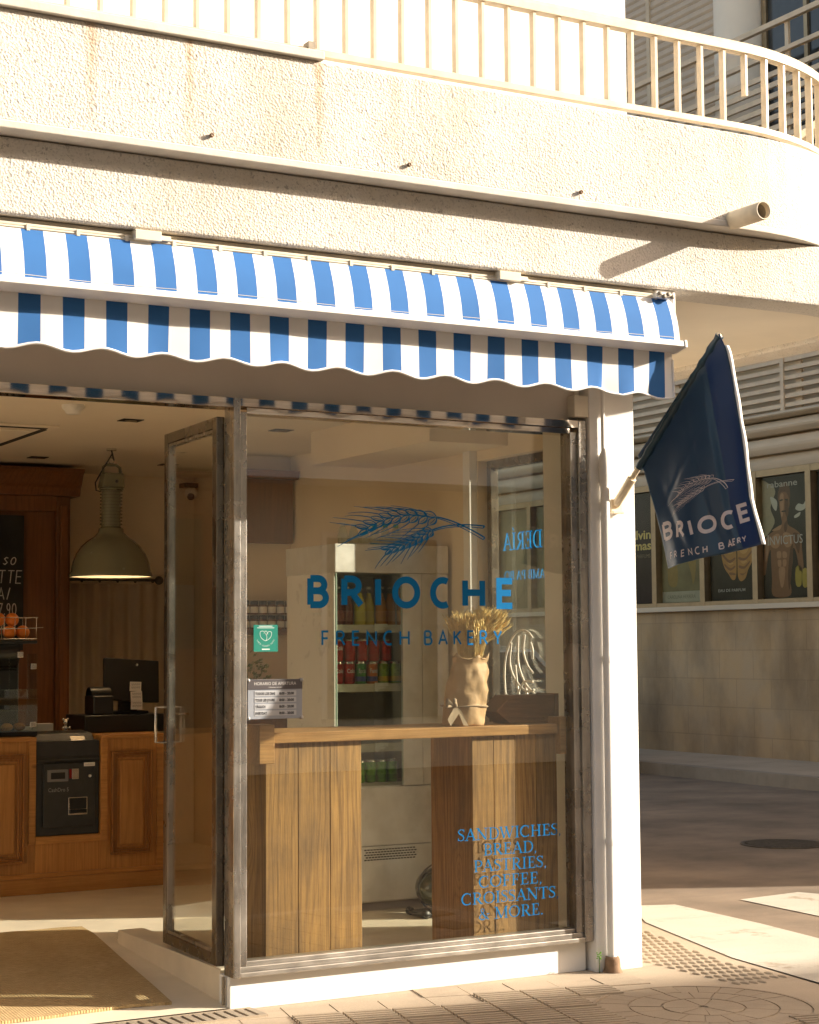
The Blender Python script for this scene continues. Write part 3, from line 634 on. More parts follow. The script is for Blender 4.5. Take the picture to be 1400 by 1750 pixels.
# railing
rl = thing('balcony_railing', 'cream metal balcony railing of upright flat bars above the parapet', 'railing', (0, -.72, 3.6))
def at_s(path, s):
    for a, b in zip(path[:-1], path[1:]):
        d = (Vector(b)-Vector(a)).length
        if s <= d:
            t = (Vector(b)-Vector(a))/d; p = Vector(a)+t*s; return p, t
        s -= d
RP = plan(-.665, 3.33, 1.24, n=24)
mb = MB(); mb.sweep(RP, [(.022, 3.985), (.022, 4.015), (.012, 4.035), (-.012, 4.035), (-.022, 4.015), (-.022, 3.985)]); mb.build('top_rail', M['rail'], rl, bevel=.003)
mb = MB(); mb.sweep(RP, [(.018, 3.645), (.018, 3.672), (-.018, 3.672), (-.018, 3.645)]); mb.build('bottom_rail', M['rail'], rl, bevel=.002)
s = 3+ (.55+2) - .12*28 - .0; k = 0
s0 = 5+.555
for k in range(-26, 26):
    q = at_s(RP, s0+k*.1222)
    if not q: continue
    p, tdir = q
    if p.x < -1.4 or p.y > .75: continue
    a = math.atan2(tdir.y, tdir.x); rot = Matrix.Rotation(a, 3, 'Z')
    zb = 3.668 if k != 13 else 3.80
    mb = MB(); mb.box(p.x-.0065, p.x+.0065, p.y-.015, p.y+.015, zb, 3.99, rot)
    mb.build('baluster', M['rail'], rl)
for sx in (5.03,):
    p, tdir = at_s(RP, sx); mb = MB(); mb.box(p.x-.014, p.x+.014, p.y-.035, p.y+.012, 3.607, 3.69); mb.build('foot', M['grime_shade'], rl)
# floor inside
structure(bpart('dummy', M['floor'], lambda m: m.box(0, .01, 0, .01, -.02, -.01))); bpy.data.objects.remove(bpy.data.objects['dummy'])
mb = MB(); mb.add([(-4.6, 0, .012), (.02, 0, .012), (.02, 1.45, .10), (-4.6, 1.45, .10)], [(0, 1, 2, 3)])
mb.box(-4.6, 1.9, 1.45, 4.95, .02, .10); mb.box(.02, 1.9, .10, 1.45, .02, .10)
structure(mb.build('floor', M['floor'], loc=(0, 0, 0)))
# ================================================================== SHOP WINDOW
W = thing('shop_window', 'large shopfront window in a worn steel frame with blue bakery lettering', 'window', (.85, 0, .13))
def stepped(m, x0, x1, z0, z1, inner):
    pass
mb = MB()
mb.box(0.0, .030, -.045, .05, .131, 2.425); mb.box(.030, .064, -.030, .05, .172, 2.372)                          # left jamb, two steps
mb.box(1.672, 1.715, -.045, .05, .131, 2.425); mb.box(1.637, 1.672, -.030, .05, .172, 2.372)
mb.build('frame', M['steel'], W, bevel=.003)
mb = MB(); mb.box(.030, 1.672, -.044, .05, .131, .150); mb.box(.030, 1.672, -.031, .05, .150, .171); mb.box(.064, 1.637, -.018, .05, .171, .189)
mb.build('bottom_rail', M['steel_sill'], W, bevel=.003)
mb = MB(); mb.box(.030, 1.672, -.044, .05, 2.390, 2.425); mb.box(.064, 1.637, -.028, .05, 2.364, 2.390); mb.box(-1.66, 0.0, -.044, .05, 2.384, 2.425)
mb.build('head_rail', M['steel_head'], W, bevel=.002)
pane = MB().box(.06, 1.64, .0, .008, .185, 2.37).build('pane', M['glass'], W)
def onpane(x, z, l): return (x, -.0012-l, z)
mb = MB()
for ch, (a, b) in zip('BRIOCHE', ((.346, .445), (.502, .608), (.661, .689), (.742, .878), (.926, 1.033), (1.086, 1.201), (1.258, 1.354))):
    sans_glyph(mb, ch, a, b, 1.583, .136, .0285, onpane)
mb.build('lettering', M['vinyl'], pane)
mb = MB(); sans_text(mb, 'FRENCH', .41, 1.428, .064, .0085, .032, onpane, fit=.415); sans_text(mb, 'BAKERY', .895, 1.428, .064, .0085, .032, onpane, fit=.39)
mb.build('lettering', M['vinyl'], pane)
mb = MB(); wheat(mb, lambda x, y, l: onpane(.47+x*.735, 1.775+y*.50, l), .0100); mb.build('emblem', M['vinyl'], pane)
mb = MB()
for i, (s_, xc, wd) in enumerate((('SANDWICHES,', 1.315, .53), ('BREAD,', 1.315, .275), ('PASTRIES,', 1.315, .375), ('COFFEE,', 1.315, .325), ('CROISSANTS,', 1.315, .50), ('& MORE.', 1.315, .335))):
    serif_text(mb, s_, xc, .598-i*.0675, .050, onpane, wd)
mb.build('lettering', M['vinyl'], pane)
# opening hours board and sticker, stuck to the pane from outside
hb = thing('opening_hours_sign', 'grey opening hours board on clear suckers at the window edge', 'sign', (.195, -.006, 1.215))
MB().box(.075, .318, -.010, -.004, 1.137, 1.296).build('board', M['sign_grey'], hb, bevel=.002)
MB().box(.0752, .3178, -.0118, -.0101, 1.256, 1.2955).build('header', M['sign_dark'], hb)
for i in range(4): MB().box(.105, .290, -.0115, -.0101, 1.151+i*.0262, 1.171+i*.0262).build('strip', flat('strip_grey', (.46, .47, .49)), hb)
mb = MB(); fb = lambda x, z, l: (x, -.0122-l, z)
font_text(mb, 'HORARIO DE APERTURA', .196, 1.273, .0125, fb, 'CENTER', .0, .185); font_text(mb, 'OPENING HOURS', .196, 1.261, .005, fb, 'CENTER', 0, .06)
mb.build('lettering', flat('sign_white', (.62, .60, .58)), hb)
mb = MB(); fb2 = lambda x, z, l: (x, -.0118-l, z)
for i, (a, b) in enumerate((('TODOS LOS DIAS', '8:00 - 20:00'), ('TOUS LES JOURS', '8:00 - 20:00'), ('TÄGLICH', '8:00 - 20:00'), ('EVERYDAY', '8:00 - 20:00'))):
    z = 1.1555+(3-i)*.0262; font_text(mb, a, .108, z, .010, fb2, 'LEFT', .0008, (.088, .086, .045, .052)[i]); font_text(mb, b, .214, z, .010, fb2, 'LEFT', .0008, .066)
mb.build('lettering', M['ink'], hb)
for (x, z) in ((.078, 1.292), (.314, 1.292), (.078, 1.141), (.314, 1.141)):
    MB().lathe([(.001, -.017), (.005, -.016), (.008, -.0125), (.009, -.003)], (x, 0, z), 12, 'Y').build('sucker', flat('sucker_plastic', (.38, .37, .36), .25), hb)
st = thing('sticker', 'square teal sticker with a white heart outline on the window glass', 'sticker', (.157, -.002, 1.46))
MB().box(.105, .212, -.0028, -.0015, 1.407, 1.515).build('sheet', M['teal'], st)
mb = MB(); fs_ = lambda x, z, l: (x, -.0030-l, z)
qd = lambda a, b, c, n=10: [((1-t)**2*a[0]+2*t*(1-t)*b[0]+t*t*c[0], (1-t)**2*a[1]+2*t*(1-t)*b[1]+t*t*c[1]) for t in [i/n for i in range(n+1)]]
for P in (qd((.158, 1.450), (.128, 1.462), (.134, 1.487))+qd((.134, 1.487), (.150, 1.498), (.162, 1.470)), qd((.158, 1.450), (.188, 1.462), (.184, 1.485))+qd((.184, 1.485), (.168, 1.496), (.160, 1.470)), qd((.150, 1.480), (.160, 1.502), (.168, 1.476)), qd((.158, 1.450), (.172, 1.468), (.150, 1.488))):
    ribbon(mb, P, .0018, fs_, .00005)
for r_, n_, h_ in ((.040, 13, .006),):
    for i, ch in enumerate('SAFE-GUARD PETS'):
        a = R(205+i*9.3); cx, cz = .158+r_*math.cos(a), 1.470+r_*math.sin(a)
        ca, sa = math.cos(a+math.pi/2), math.sin(a+math.pi/2)
        font_text(mb, ch, -.002, -.003, h_, (lambda x, y, l, cx=cx, cz=cz, ca=ca, sa=sa: fs_(cx+x*ca-y*sa, cz+x*sa+y*ca, l)))
mb.box(.141, .176, -.0034, -.003, 1.414, 1.419); mb.box(.128, .188, -.0034, -.003, 1.508, 1.511); mb.box(.120, .196, -.0034, -.003, 1.5015, 1.504)
mb.build('print', flat('sticker_white', (.62, .70, .66)), st)
# ================================================================== SIDE WINDOW
SW = thing('side_window', 'tall narrow window to the side street with mirrored blue lettering', 'window', (2.0, .9, .15))
mb = MB(); mb.box(1.955, 2.0, 1.150, 1.19, .15, 2.37); mb.box(1.955, 2.0, .585, .62, .15, 2.37); mb.box(1.955, 2.0, .62, 1.15, 2.325, 2.37); mb.box(1.955, 2.0, .62, 1.15, .15, .20)
mb.build('frame', M['steel_dark'], SW, bevel=.003)
sp = MB().box(1.985, 1.991, .61, 1.16, .19, 2.33).build('pane', M['glass'], SW)
mb = MB(); sfn = lambda x, z, l: (1.9835-l, x, z)
# written to be read from the street: seen mirrored from inside
mirror = lambda x, z, l: (1.9835-l, x, z)
serif_text(mb, 'DERÍA', .905, 1.905, .088, mirror, .36); serif_text(mb, 'AMB PA BO', .89, 1.755, .045, mirror, .37)
mb.build('lettering', M['vinyl_film'], sp)
bpart('pilaster', M['white'], lambda m: m.box(1.855, 1.899, 1.195, 1.26, .10, 2.6))
# ================================================================== DOOR LEAF
D = thing('shop_door', 'open glazed door leaf in a worn steel frame, folded inward beside the window', 'door', (0, .05, .15))
DR = Matrix.Rotation(R(-3.4), 3, 'Z')
def dbox(m, x0, x1, y0, y1, z0, z1): m.box(x0, x1, y0, y1, z0, z1, DR, (0, .06, 0))
DX0, DX1, DY0, DY1, DW = -.030, .006, .060, .730, .048
mb = MB()
dbox(mb, DX0, DX1, DY0, DY0+DW, .165, 2.358); dbox(mb, DX0, DX1, DY1-DW, DY1, .165, 2.358)
dbox(mb, DX0, DX1, DY0+DW, DY1-DW, 2.358-DW, 2.358); dbox(mb, DX0, DX1, DY0+DW, DY1-DW, .165, .165+DW)
mb.build('frame', M['steel_dark'], D, bevel=.004)
mb = MB()
for (y0, y1, z0, z1) in ((DY0+DW, DY0+DW+.012, .165+DW, 2.358-DW), (DY1-DW-.012, DY1-DW, .165+DW, 2.358-DW), (DY0+DW+.012, DY1-DW-.012, 2.346-DW, 2.358-DW), (DY0+DW+.012, DY1-DW-.012, .165+DW, .177+DW)): dbox(mb, DX0+.004, DX1-.004, y0, y1, z0, z1)
mb.build('bead', M['steel'], D)
mb = MB(); dbox(mb, -.016, -.009, DY0+DW-.004, DY1-DW+.004, .16+DW, 2.362-DW); mb.build('pane', M['glass'], D)
hp = lambda x, y, z: DR @ Vector((x, y-.06, z))+Vector((0, .06, 0))
mb = MB(); mb.tube([hp(-.03, .708, 1.02), hp(-.072, .708, 1.02), hp(-.072, .708, 1.17), hp(-.03, .708, 1.17)], .006, 8); mb.build('handle', M['chrome'], D)
for z in (.42, 1.25, 2.12): MB().tube([(.012, .052, z-.06), (.012, .052, z+.06)], .008, 10).build('hinge', M['steel_dark'], D)
MB().tube([(-.012, .03, .02), (-.012, .03, .13)], .007, 8).build('floor_bolt', M['steel_dark'], D)
# ================================================================== AWNING
A = thing('awning', 'blue and white striped awning with a scalloped valance over the shopfront', 'awning', (.3, -.62, 2.75))
XL, XR = -2.4, 1.762; P0 = -1.0600; SP = .07948
def stripe_edges(x0, x1):
    xs = [x0]; k = math.ceil((x0-P0)/SP+1e-6)
    while P0+k*SP < x1-1e-6: xs.append(P0+k*SP); k += 1
    return xs+[x1]
def is_blue(x): return int(math.floor((x-P0)/SP)) % 2 == 0
def striped(fn, nv, x1=XR, sub=3):
    mb = MB(); mb.smooth = True; xs = stripe_edges(XL, x1)
    for a, b in zip(xs[:-1], xs[1:]):
        mb.cur = 1 if is_blue((a+b)/2) else 0
        vs = []; fs = []
        for i in range(sub+1):
            x = a+(b-a)*i/sub
            for j in range(nv+1): vs.append(fn(x, j/nv))
        for i in range(sub):
            for j in range(nv):
                q = i*(nv+1)+j; fs.append((q, q+1, q+nv+2, q+nv+1))
        mb.add(vs, fs)
    return mb
def can_fn(x, t):
    sag = .010*math.sin(math.pi*t)+.003*math.sin(x*7+t*3)*t
    return (x, -.632-.052*t-.010*math.sin(math.pi*t)-.003*math.sin(x*9)*t, 2.872-.188*t-.003*math.sin(x*6.3)*t)
def fixn(o):
    sol = o.modifiers.new('thickness', 'SOLIDIFY'); sol.thickness = .0012; return o
striped(can_fn, 10, XR-.012).build('canopy', [M['stripe_white'], M['stripe_blue']], A, fix=False)
def sc(x): return 2.470+.011*math.sin(2*math.pi*(x-.125)/.2345)
def val_fn(x, t):
    z0 = 2.662; z1 = sc(x) + (-.006 if x > 1.5 else 0)
    y = -.612 + .006*math.sin(x*9.3)*t + .009*t*math.sin(x*23+1)*(.3+.7*(x > 1.4))*t
    return (x, y, z0+(z1-z0)*t)
striped(val_fn, 8, XR, 6).build('valance', [M['stripe_white'], M['stripe_blue']], A, fix=False)
mb = MB(); mb.tube([Vector(can_fn(XL+(XR-.02-XL)*i/120, .91))+Vector((0, -.0006, .0006)) for i in range(121)], .0011, 4); mb.build('seam', M['trim'], A)
mb = MB(); mb.tube([Vector(val_fn(XL+(XR-XL)*i/160, 1.0)) for i in range(161)]+[Vector(val_fn(XR, t)) for t in (.75, .5, .2)], .0055, 6); mb.build('piping', M['stripe_white'], A)
mb = MB(); mb.prism([(-.704, 2.666), (-.628, 2.650), (-.605, 2.652), (-.605, 2.680), (-.640, 2.692), (-.700, 2.690)], XL, XR-.002, 'X'); mb.build('front_bar', M['alu'], A, bevel=.003)
mb = MB(); mb.prism([(-.708, 2.662), (-.628, 2.646), (-.600, 2.648), (-.600, 2.684), (-.640, 2.696), (-.704, 2.694)], XR-.002, XR+.010, 'X'); mb.build('end_cap', M['alu'], A, bevel=.002)
mb = MB(); mb.tube([(XL, -.565, 2.850), (XR-.03, -.565, 2.850)], .036, 16); mb.build('roller', M['alu'], A)
mb = MB(); mb.box(XL, XR-.06, -.612, -.52, 2.897, 2.912); mb.box(XL, XR-.07, -.622, -.60, 2.884, 2.897); mb.build('cassette', M['trim'], A, bevel=.004)
mb = MB(); mb.tube([(XL, -.628, 2.878), (XR-.1, -.628, 2.878)], .0045, 8)
for k in range(18):
    mb.box(-1.4+k*.18, -1.4+k*.18+.012, -.636, -.60, 2.868, 2.890)
mb.build('torsion_bar', M['trim'], A)
for x in (-.60, .93):
    mb = MB(); mb.box(x-.050, x+.050, -.655, -.52, 2.876, 2.9115); mb.box(x+.050, x+.09, -.645, -.56, 2.882, 2.90); mb.tube([(x+.09, -.63, 2.888), (x+.14, -.63, 2.886)], .005, 6); mb.build('bracket', M['trim'], A, bevel=.005)
mb = MB(); mb.box(XR-.09, XR-.012, -.63, -.50, 2.898, 2.911); mb.box(XR-.012, XR+.002, -.64, -.50, 2.74, 2.905); mb.box(XR-.11, XR-.03, -.66, -.56, 2.872, 2.892)
for (y, z) in ((-.61, 2.885), (-.58, 2.86), (-.62, 2.81)): mb.lathe([(.010, 0), (.010, .012), (.001, .012)], (XR+.002, y, z), 8, 'X')
mb.build('end_bracket', M['alu'], A, bevel=.003)
mb = MB()
for k in range(4): mb.lathe([(.009, 0), (.009, -.012), (.001, -.012)], (XR-.10+k*.022, -.66, 2.888-(k % 2)*.010), 8, 'Y')
mb.build('bolt', M['grime_shade'], A)
mb = MB(); mb.tube([(1.0, -.55, 2.78), (1.6, -.53, 2.80)], .016, 8); mb.tube([(.15, -.55, 2.78), (1.0, -.55, 2.78)], .014, 8); mb.build('folding_arm', M['alu'], A)
# ================================================================== PIPES, BOX, FLAG
jb = thing('junction_box', 'small cream junction box above the window corner', 'junction box', (1.70, -.03, 2.47))
MB().box(1.640, 1.716, -.062, 0, 2.438, 2.535).build('box', M['trim'], jb, bevel=.004)
mb = MB(); mb.tube([(1.68, -.02, 2.535), (1.68, -.02, 2.94)], .011, 8); mb.build('conduit', M['trim'], jb)
wp = thing('wall_pipe', 'white painted pipe running down the wall beside the corner column', 'pipe', (1.78, -.09, 0))
mb = MB(); mb.tube([(1.765, -.085, 2.94), (1.765, -.08, 2.70), (1.780, -.08, 2.55), (1.780, -.08, 2.27)], .0095, 10); mb.build('thin_pipe', M['white'], wp)
mb = MB(); mb.lathe([(.010, 2.30), (.022, 2.27), (.026, 2.23), (.026, 2.16), (.021, 2.13)], (1.780, -.088, 0), 14); mb.build('coupling', M['white'], wp)
mb = MB(); mb.tube([(1.780, -.088, 2.2), (1.780, -.088, .05)], .0205, 14); mb.build('thick_pipe', M['white'], wp)
for z in (.55, 1.35): MB().lathe([(.024, z), (.024, z+.025)], (1.780, -.088, 0), 14).build('clamp', M['white'], wp)
mb = MB(); mb.lathe([(.022, .068), (.029, .066), (.033, .055), (.036, .02), (.044, .0)], (1.780, -.092, 0), 16); mb.build('boot', M['terracotta'], wp)
wd = thing('weed', 'tiny green sprout growing by the pipe foot', 'plant', (1.71, -.09, 0))
mb = MB(); mb.tube([(1.715, -.085, 0), (1.712, -.09, .04), (1.706, -.095, .075)], .002, 5); mb.build('stem', M['leaf'], wd)
mb = MB()
for k in range(11):
    a = k*2.4; c = Vector((1.706+.009*math.cos(a), -.095+.008*math.sin(a), .062+.003*k)); mb.sphere(c, .0045, 5, (1, .8, .5))
mb.build('leaf', flat('sprout', (.13, .36, .02)), wd)
FX, FK = 1.8510, 0.130
F = thing('flag', 'dark navy bakery flag hanging from an angled pole on the white column', 'flag', (FX, -.068, 2.05))
mb = MB(); mb.box(FX-.030, FX+.030, -.080, -.068, 2.015, 2.075); mb.box(FX-.03, FX+.03, -.096, -.080, 2.01, 2.022)
p0 = Vector((FX, -.075, 2.053)); ptip = Vector((1.9352, -0.7155, 2.7274)); pv = (ptip-p0).normalized(); PL_ = (ptip-p0).length
mb.tube([p0, p0+pv*.15], .021, 12); mb.build('bracket', M['pvc'], F, bevel=.002)
mb = MB(); mb.tube([p0, p0+pv*(PL_-.01)], .0125, 12); mb.sphere(p0+pv*(PL_-.01), .016, 8); mb.build('pole', M['pvc'], F)
def lerp(tab, t):
    for (t0, a), (t1, b) in zip(tab[:-1], tab[1:]):
        if t <= t1: k = (t-t0)/(t1-t0); return Vector(a)*(1-k)+Vector(b)*k
    return Vector(tab[-1][1])
LE = [(0, (-0.229, 2.2574)), (0.38, (-0.2861, 2.0639)), (0.7, (-0.329, 1.9072)), (1, (-0.3749, 1.7522))]
RE = [(0, (-0.7256, 2.7334)), (0.1, (-0.7433, 2.6537)), (0.3, (-0.7647, 2.4725)), (0.48, (-0.7898, 2.3145)), (0.78, (-0.8272, 2.0302)), (1, (-0.9013, 1.8322))]
def smooth(a, b, x): k = max(0, min(1, (x-a)/(b-a))); return k*k*(3-2*k)
def flag_fn(s_, t_):
    a = lerp(LE, t_); b = lerp(RE, t_); p = a.lerp(b, s_)
    sagt = -.02*math.sin(math.pi*s_)*t_*t_*0
    x = FX+FK*(-p.x-.068)
    x += .022*t_*math.sin(7*s_+2.6*t_) + .003*t_*math.sin(19*s_-5*t_)
    dgl = (s_*1.0+ (1-t_)*.55)
    x += .011*math.exp(-((s_-.34*t_+.02)/.05)**2)*smooth(.1, .4, t_)*(1-t_*.75) - .009*math.exp(-((s_-.55*t_+.10)/.06)**2)*smooth(.2, .6, t_)*(1-t_*.7)
    x += .006*math.exp(-((s_-.52-.1*t_)/.035)**2)*t_
    k = smooth(.74, .80, s_)*.5+smooth(.80, 1, s_)*.5
    k *= smooth(.0, .25, t_)*.8+.2
    x += .022*k + .010*math.sin(5.5*s_+3.2*t_)*t_*(1-t_)*2 + .004*math.exp(-((t_-.55+.35*s_)/.03)**2)*smooth(.0, .2, s_)*(1-s_); y = p.x
    # gathered sleeve at the pole
    g = math.exp(-(t_/.05)**2); x -= .013*g
    return Vector((x, y, p.y))
mb = MB(); mb.smooth = True; NS, NTT = 90, 80
vs = [flag_fn(i/NS, j/NTT) for i in range(NS+1) for j in range(NTT+1)]
fs = [(i*(NTT+1)+j, i*(NTT+1)+j+1, (i+1)*(NTT+1)+j+1, (i+1)*(NTT+1)+j) for i in range(NS) for j in range(NTT)]
mb.add(vs, fs); mb.mi = [1 if i >= int(NS*.80)*NTT else 0 for i in range(len(fs))]; fl = mb.build('cloth', [M['flag'], M['flag_backlit']], F, fix=False); sol = fl.modifiers.new('thickness', 'SOLIDIFY'); sol.thickness = .0015; sol.offset = 1
mb = MB(); mb.smooth = True
ed = [flag_fn(1, j/60) for j in range(4, 61)]
vs = []
for j, p in enumerate(ed):
    wv = .005+.002*math.sin(j*.5); vs += [p+Vector((0, .002, 0)), p+Vector((.003+wv*.5, -wv, 0)), p+Vector((.014+wv, -.002, 0))]
mb.add(vs, [(3*j+k, 3*j+k+1, 3*j+k+4, 3*j+k+3) for j in range(len(ed)-1) for k in (0, 1)]); hm = mb.build('hem', M['paper'], F, fix=False); sol = hm.modifiers.new('thickness', 'SOLIDIFY'); sol.thickness = .0012
mb = MB(); mb.tube([p0+pv*(.215+(PL_-.215)*i/30)+Vector((.0, .0, -.004)) for i in range(31)], [.018+.003*math.sin(i*1.9) for i in range(31)], 12); mb.build('sleeve', M['flag'], F)
def onflag(s_, t_, l):
    p = flag_fn(s_, t_); e = 1e-3
    n = (flag_fn(s_+e, t_)-p).cross(flag_fn(s_, t_+e)-p).normalized()
    if n.x > 0: n = -n
    return p+n*(.0022+l)
FGRID = [((i/24, j/24), flag_fn(i/24, j/24)) for i in range(25) for j in range(25)]
def flag_at(y, z):
    q = Vector(min(FGRID, key=lambda g: (g[1].y-y)**2+(g[1].z-z)**2)[0])
    for _ in range(8):
        e = 5e-4; f0 = flag_fn(*q); fu = (flag_fn(q.x+e, q.y)-f0)/e; fv = (flag_fn(q.x, q.y+e)-f0)/e
        det = fu.y*fv.z-fv.y*fu.z
        if abs(det) < 1e-6: break
        dy, dz = y-f0.y, z-f0.z
        st = Vector(((dy*fv.z-fv.y*dz)/det, (fu.y*dz-dy*fu.z)/det))
        if st.length > .06: st *= .06/st.length
        q = q+st
    q.x = max(0, min(1, q.x)); q.y = max(0, min(.998, q.y)); return q
def flag_glyphs(mb, rows, wd):
    for ch, tl, tr, bl in rows:
        a, b_, c_ = Vector(tl), Vector(tr), Vector(bl); wx, hx = (b_-a).length, (c_-a).length
        def fn(x, y, l):
            P = c_+(b_-a)*(x/wx)+(a-c_)*(y/hx); q = flag_at(P.x, P.y); return onflag(q.x, q.y, l)
        sans_glyph(mb, ch, 0, wx, 0, hx, wd, fn)
mb = MB(); flag_glyphs(mb, [('B', (-0.3403, 1.9533), (-0.4133, 1.9634), (-0.357, 1.8707)), ('R', (-0.4506, 1.9524), (-0.5164, 1.957), (-0.4511, 1.8756)), ('I', (-0.5281, 1.9551), (-0.5532, 1.9604), (-0.5496, 1.8795)), ('O', (-0.5867, 1.964), (-0.6676, 1.9731), (-0.587, 1.8866)), ('C', (-0.6867, 1.9792), (-0.7494, 1.9874), (-0.6921, 1.8983)), ('E', (-0.7551, 2.0038), (-0.8148, 2.0153), (-0.779, 1.924))], .0168); mb.build('lettering', M['flag_white'], F)
for rows in ([('F', (-0.4018, 1.822), (-0.4203, 1.8252), (-0.405, 1.79)), ('R', (-0.4379, 1.8255), (-0.4602, 1.829), (-0.4419, 1.7953)), ('E', (-0.4871, 1.8277), (-0.5076, 1.8313), (-0.4894, 1.7966)), ('N', (-0.5296, 1.8314), (-0.5562, 1.8358), (-0.5319, 1.8004)), ('C', (-0.5717, 1.8351), (-0.5981, 1.8394), (-0.5755, 1.8019)), ('H', (-0.6104, 1.8377), (-0.632, 1.8411), (-0.6127, 1.807))], [('B', (-0.6718, 1.8493), (-0.6962, 1.8537), (-0.6771, 1.8197)), ('A', (-0.7159, 1.8571), (-0.74, 1.8614), (-0.7195, 1.8267)), ('E', (-0.743, 1.8635), (-0.758, 1.8661), (-0.7437, 1.8344)), ('R', (-0.7625, 1.8658), (-0.7805, 1.8704), (-0.7662, 1.84)), ('Y', (-0.7871, 1.8701), (-0.8109, 1.8755), (-0.7916, 1.8443))]):
    mb = MB(); flag_glyphs(mb, rows, .0052); mb.build('lettering', M['flag_white'], F)
E0, E1, E2 = [Vector(q) for q in [(-0.6625, 2.1238), (-0.4106, 2.055), (-0.7482, 2.1119)]]
def emfn(x, y, l):
    # three anchors in the drawing: neck, awn tips, stalk end
    A0, A1, A2 = Vector((.665, .40)), Vector((.02, .23)), Vector((.995, .335))
    d1, d2 = A1-A0, A2-A0; det = d1.x*d2.y-d1.y*d2.x; px, py = x-A0.x, y-A0.y
    a = (px*d2.y-py*d2.x)/det; b_ = (d1.x*py-d1.y*px)/det
    P = E0+(E1-E0)*a+(E2-E0)*b_; q = flag_at(P.x, P.y); return onflag(q.x, q.y, l)
mb = MB(); wheat(mb, emfn, .0062); mb.build('emblem', M['flag_white'], F)
# ================================================================== INSIDE: BAR TABLE BY THE WINDOW
T = thing('bar_table', 'plank-built wooden bar table standing behind the shop window', 'table', (.9, .25, .1))
mb = MB(); mb.box(.215, 1.60, .045, .43, 1.035, 1.078); mb.build('tabletop', M['slab'], T, bevel=.003)
def planks(m, x0, x1, y0, y1, z0, z1, n):
    w_ = (x1-x0)/n
    for i in range(n): m.box(x0+i*w_+.0013, x0+(i+1)*w_-.0013, y0, y0+.022, z0, z1)
mb = MB(); planks(mb, .190, .630, .070, .1, .1, 1.034, 3); mb.box(.192, .628, .094, .43, .1, 1.034)
mb.build('leg', M['plank'], T, bevel=.0012)
mb = MB(); planks(mb, 1.170, 1.610, .070, .1, .1, 1.034, 4); mb.box(1.172, 1.608, .094, .43, .1, 1.034)
mb.build('leg', M['plank_dark'] if 0 else M['plank'], T, bevel=.0012)
for (x0, x1, z0, z1, y0) in ((.145, .213, .955, 1.112, .030), (1.605, 1.69, .945, 1.108, .035)):
    mb = MB(); mb.box(x0, x1, y0, y0+.12, z0, z1); mb.build('cleat', M['slab'], T, bevel=.003)
for (z) in (1.0, 1.06): MB().lathe([(.006, -.002), (.006, .0), (.001, .0)], (1.604, .08, z), 8, 'X').build('bolt', M['chrome'], T)
# vase of dried wheat wrapped in kraft paper
V = thing('wheat_vase', 'bunch of dried wheat wrapped in kraft paper on the bar table', 'dried flowers', (1.175, .145, 1.078))
mb = MB(); mb.smooth = True; n = 80; rows = 40; rr_ = random.Random(11)
cr = [[rr_.uniform(-1, 1) for _ in range(24)] for _ in range(24)]
def prof_r(t):
    pts = [(0, .082), (.06, .087), (.28, .093), (.30, .088), (.62, .084), (.80, .079), (.9, .066), (1, .074)]
    for (a, ra), (b, rb) in zip(pts[:-1], pts[1:]):
        if t <= b: return ra+(rb-ra)*(t-a)/(b-a)
    return pts[-1][1]
vs = []
for j in range(rows+1):
    t_ = j/rows; z = 1.079+.30*t_; r0 = prof_r(t_)
    for i in range(n):
        a = 2*math.pi*i/n; u = (a/(2*math.pi)*20) % 20; v_ = t_*8+u*.35*0
        i0, j0 = int(u), int(v_); fu, fv = u-i0, v_-j0
        c_ = (cr[j0][i0]*(1-fu)+cr[j0][(i0+1) % 20]*fu)*(1-fv)+(cr[j0+1][i0]*(1-fu)+cr[j0+1][(i0+1) % 20]*fu)*fv
        r1 = r0*(1.10+.085*c_+.02*math.sin(3*a+9*t_)); lean = .045*t_
        vs.append((1.175+lean*.8+r1*math.cos(a), .145+r1*math.sin(a)*.88, z+(.02*c_ if j == rows else 0)))
fs = [(j*n+i, j*n+(i+1) % n, (j+1)*n+(i+1) % n, (j+1)*n+i) for j in range(rows) for i in range(n)]
mb.add(vs, fs); o = mb.build('paper_wrap', M['kraft'], V, fix=False); o.modifiers.new('thickness', 'SOLIDIFY').thickness = .0015
mb = MB(); mb.tube([(1.178+.106*math.cos(a), .145+.094*math.sin(a), 1.163+.003*math.sin(3*a)) for a in [2*math.pi*i/24 for i in range(25)]], .0035, 6); mb.build('twine', M['twine'], V)
mb = MB(); rr_ = random.Random(4)
for k in range(640):
    a = rr_.uniform(0, 2*math.pi); q = math.sqrt(rr_.random())
    bx, by = 1.212+.055*q*math.cos(a), .145+.045*q*math.sin(a)
    side = rr_.random()
    lx = (.15*(.35+.65*side) if side > .35 else -.055*rr_.random())*(.5+.5*q); ly = .06*q*math.sin(a)
    L_ = rr_.uniform(.09, .16)+(.045 if side > .7 else .02)
    p_ = Vector((bx, by, 1.36)); e_ = p_+Vector((lx*.72, ly, L_)); mid = (p_+e_)/2+Vector((-.2*lx, 0, .02))
    mb.tube([p_, mid, e_], .0013, 4, False)
    d_ = (e_-mid).normalized()
    mb.tube([e_-d_*.012, e_+d_*.008, e_+d_*.030], [.0025, .0055, .0015], 5)
    for h in range(3):
        w_ = Vector((rr_.uniform(-1, 1), rr_.uniform(-1, 1), rr_.uniform(.1, 1)))*.022; mb.tube([e_+d_*.01, e_+d_*.025+w_], .0009, 3, False)
mb.build('wheat', M['straw'], V)
mb = MB()
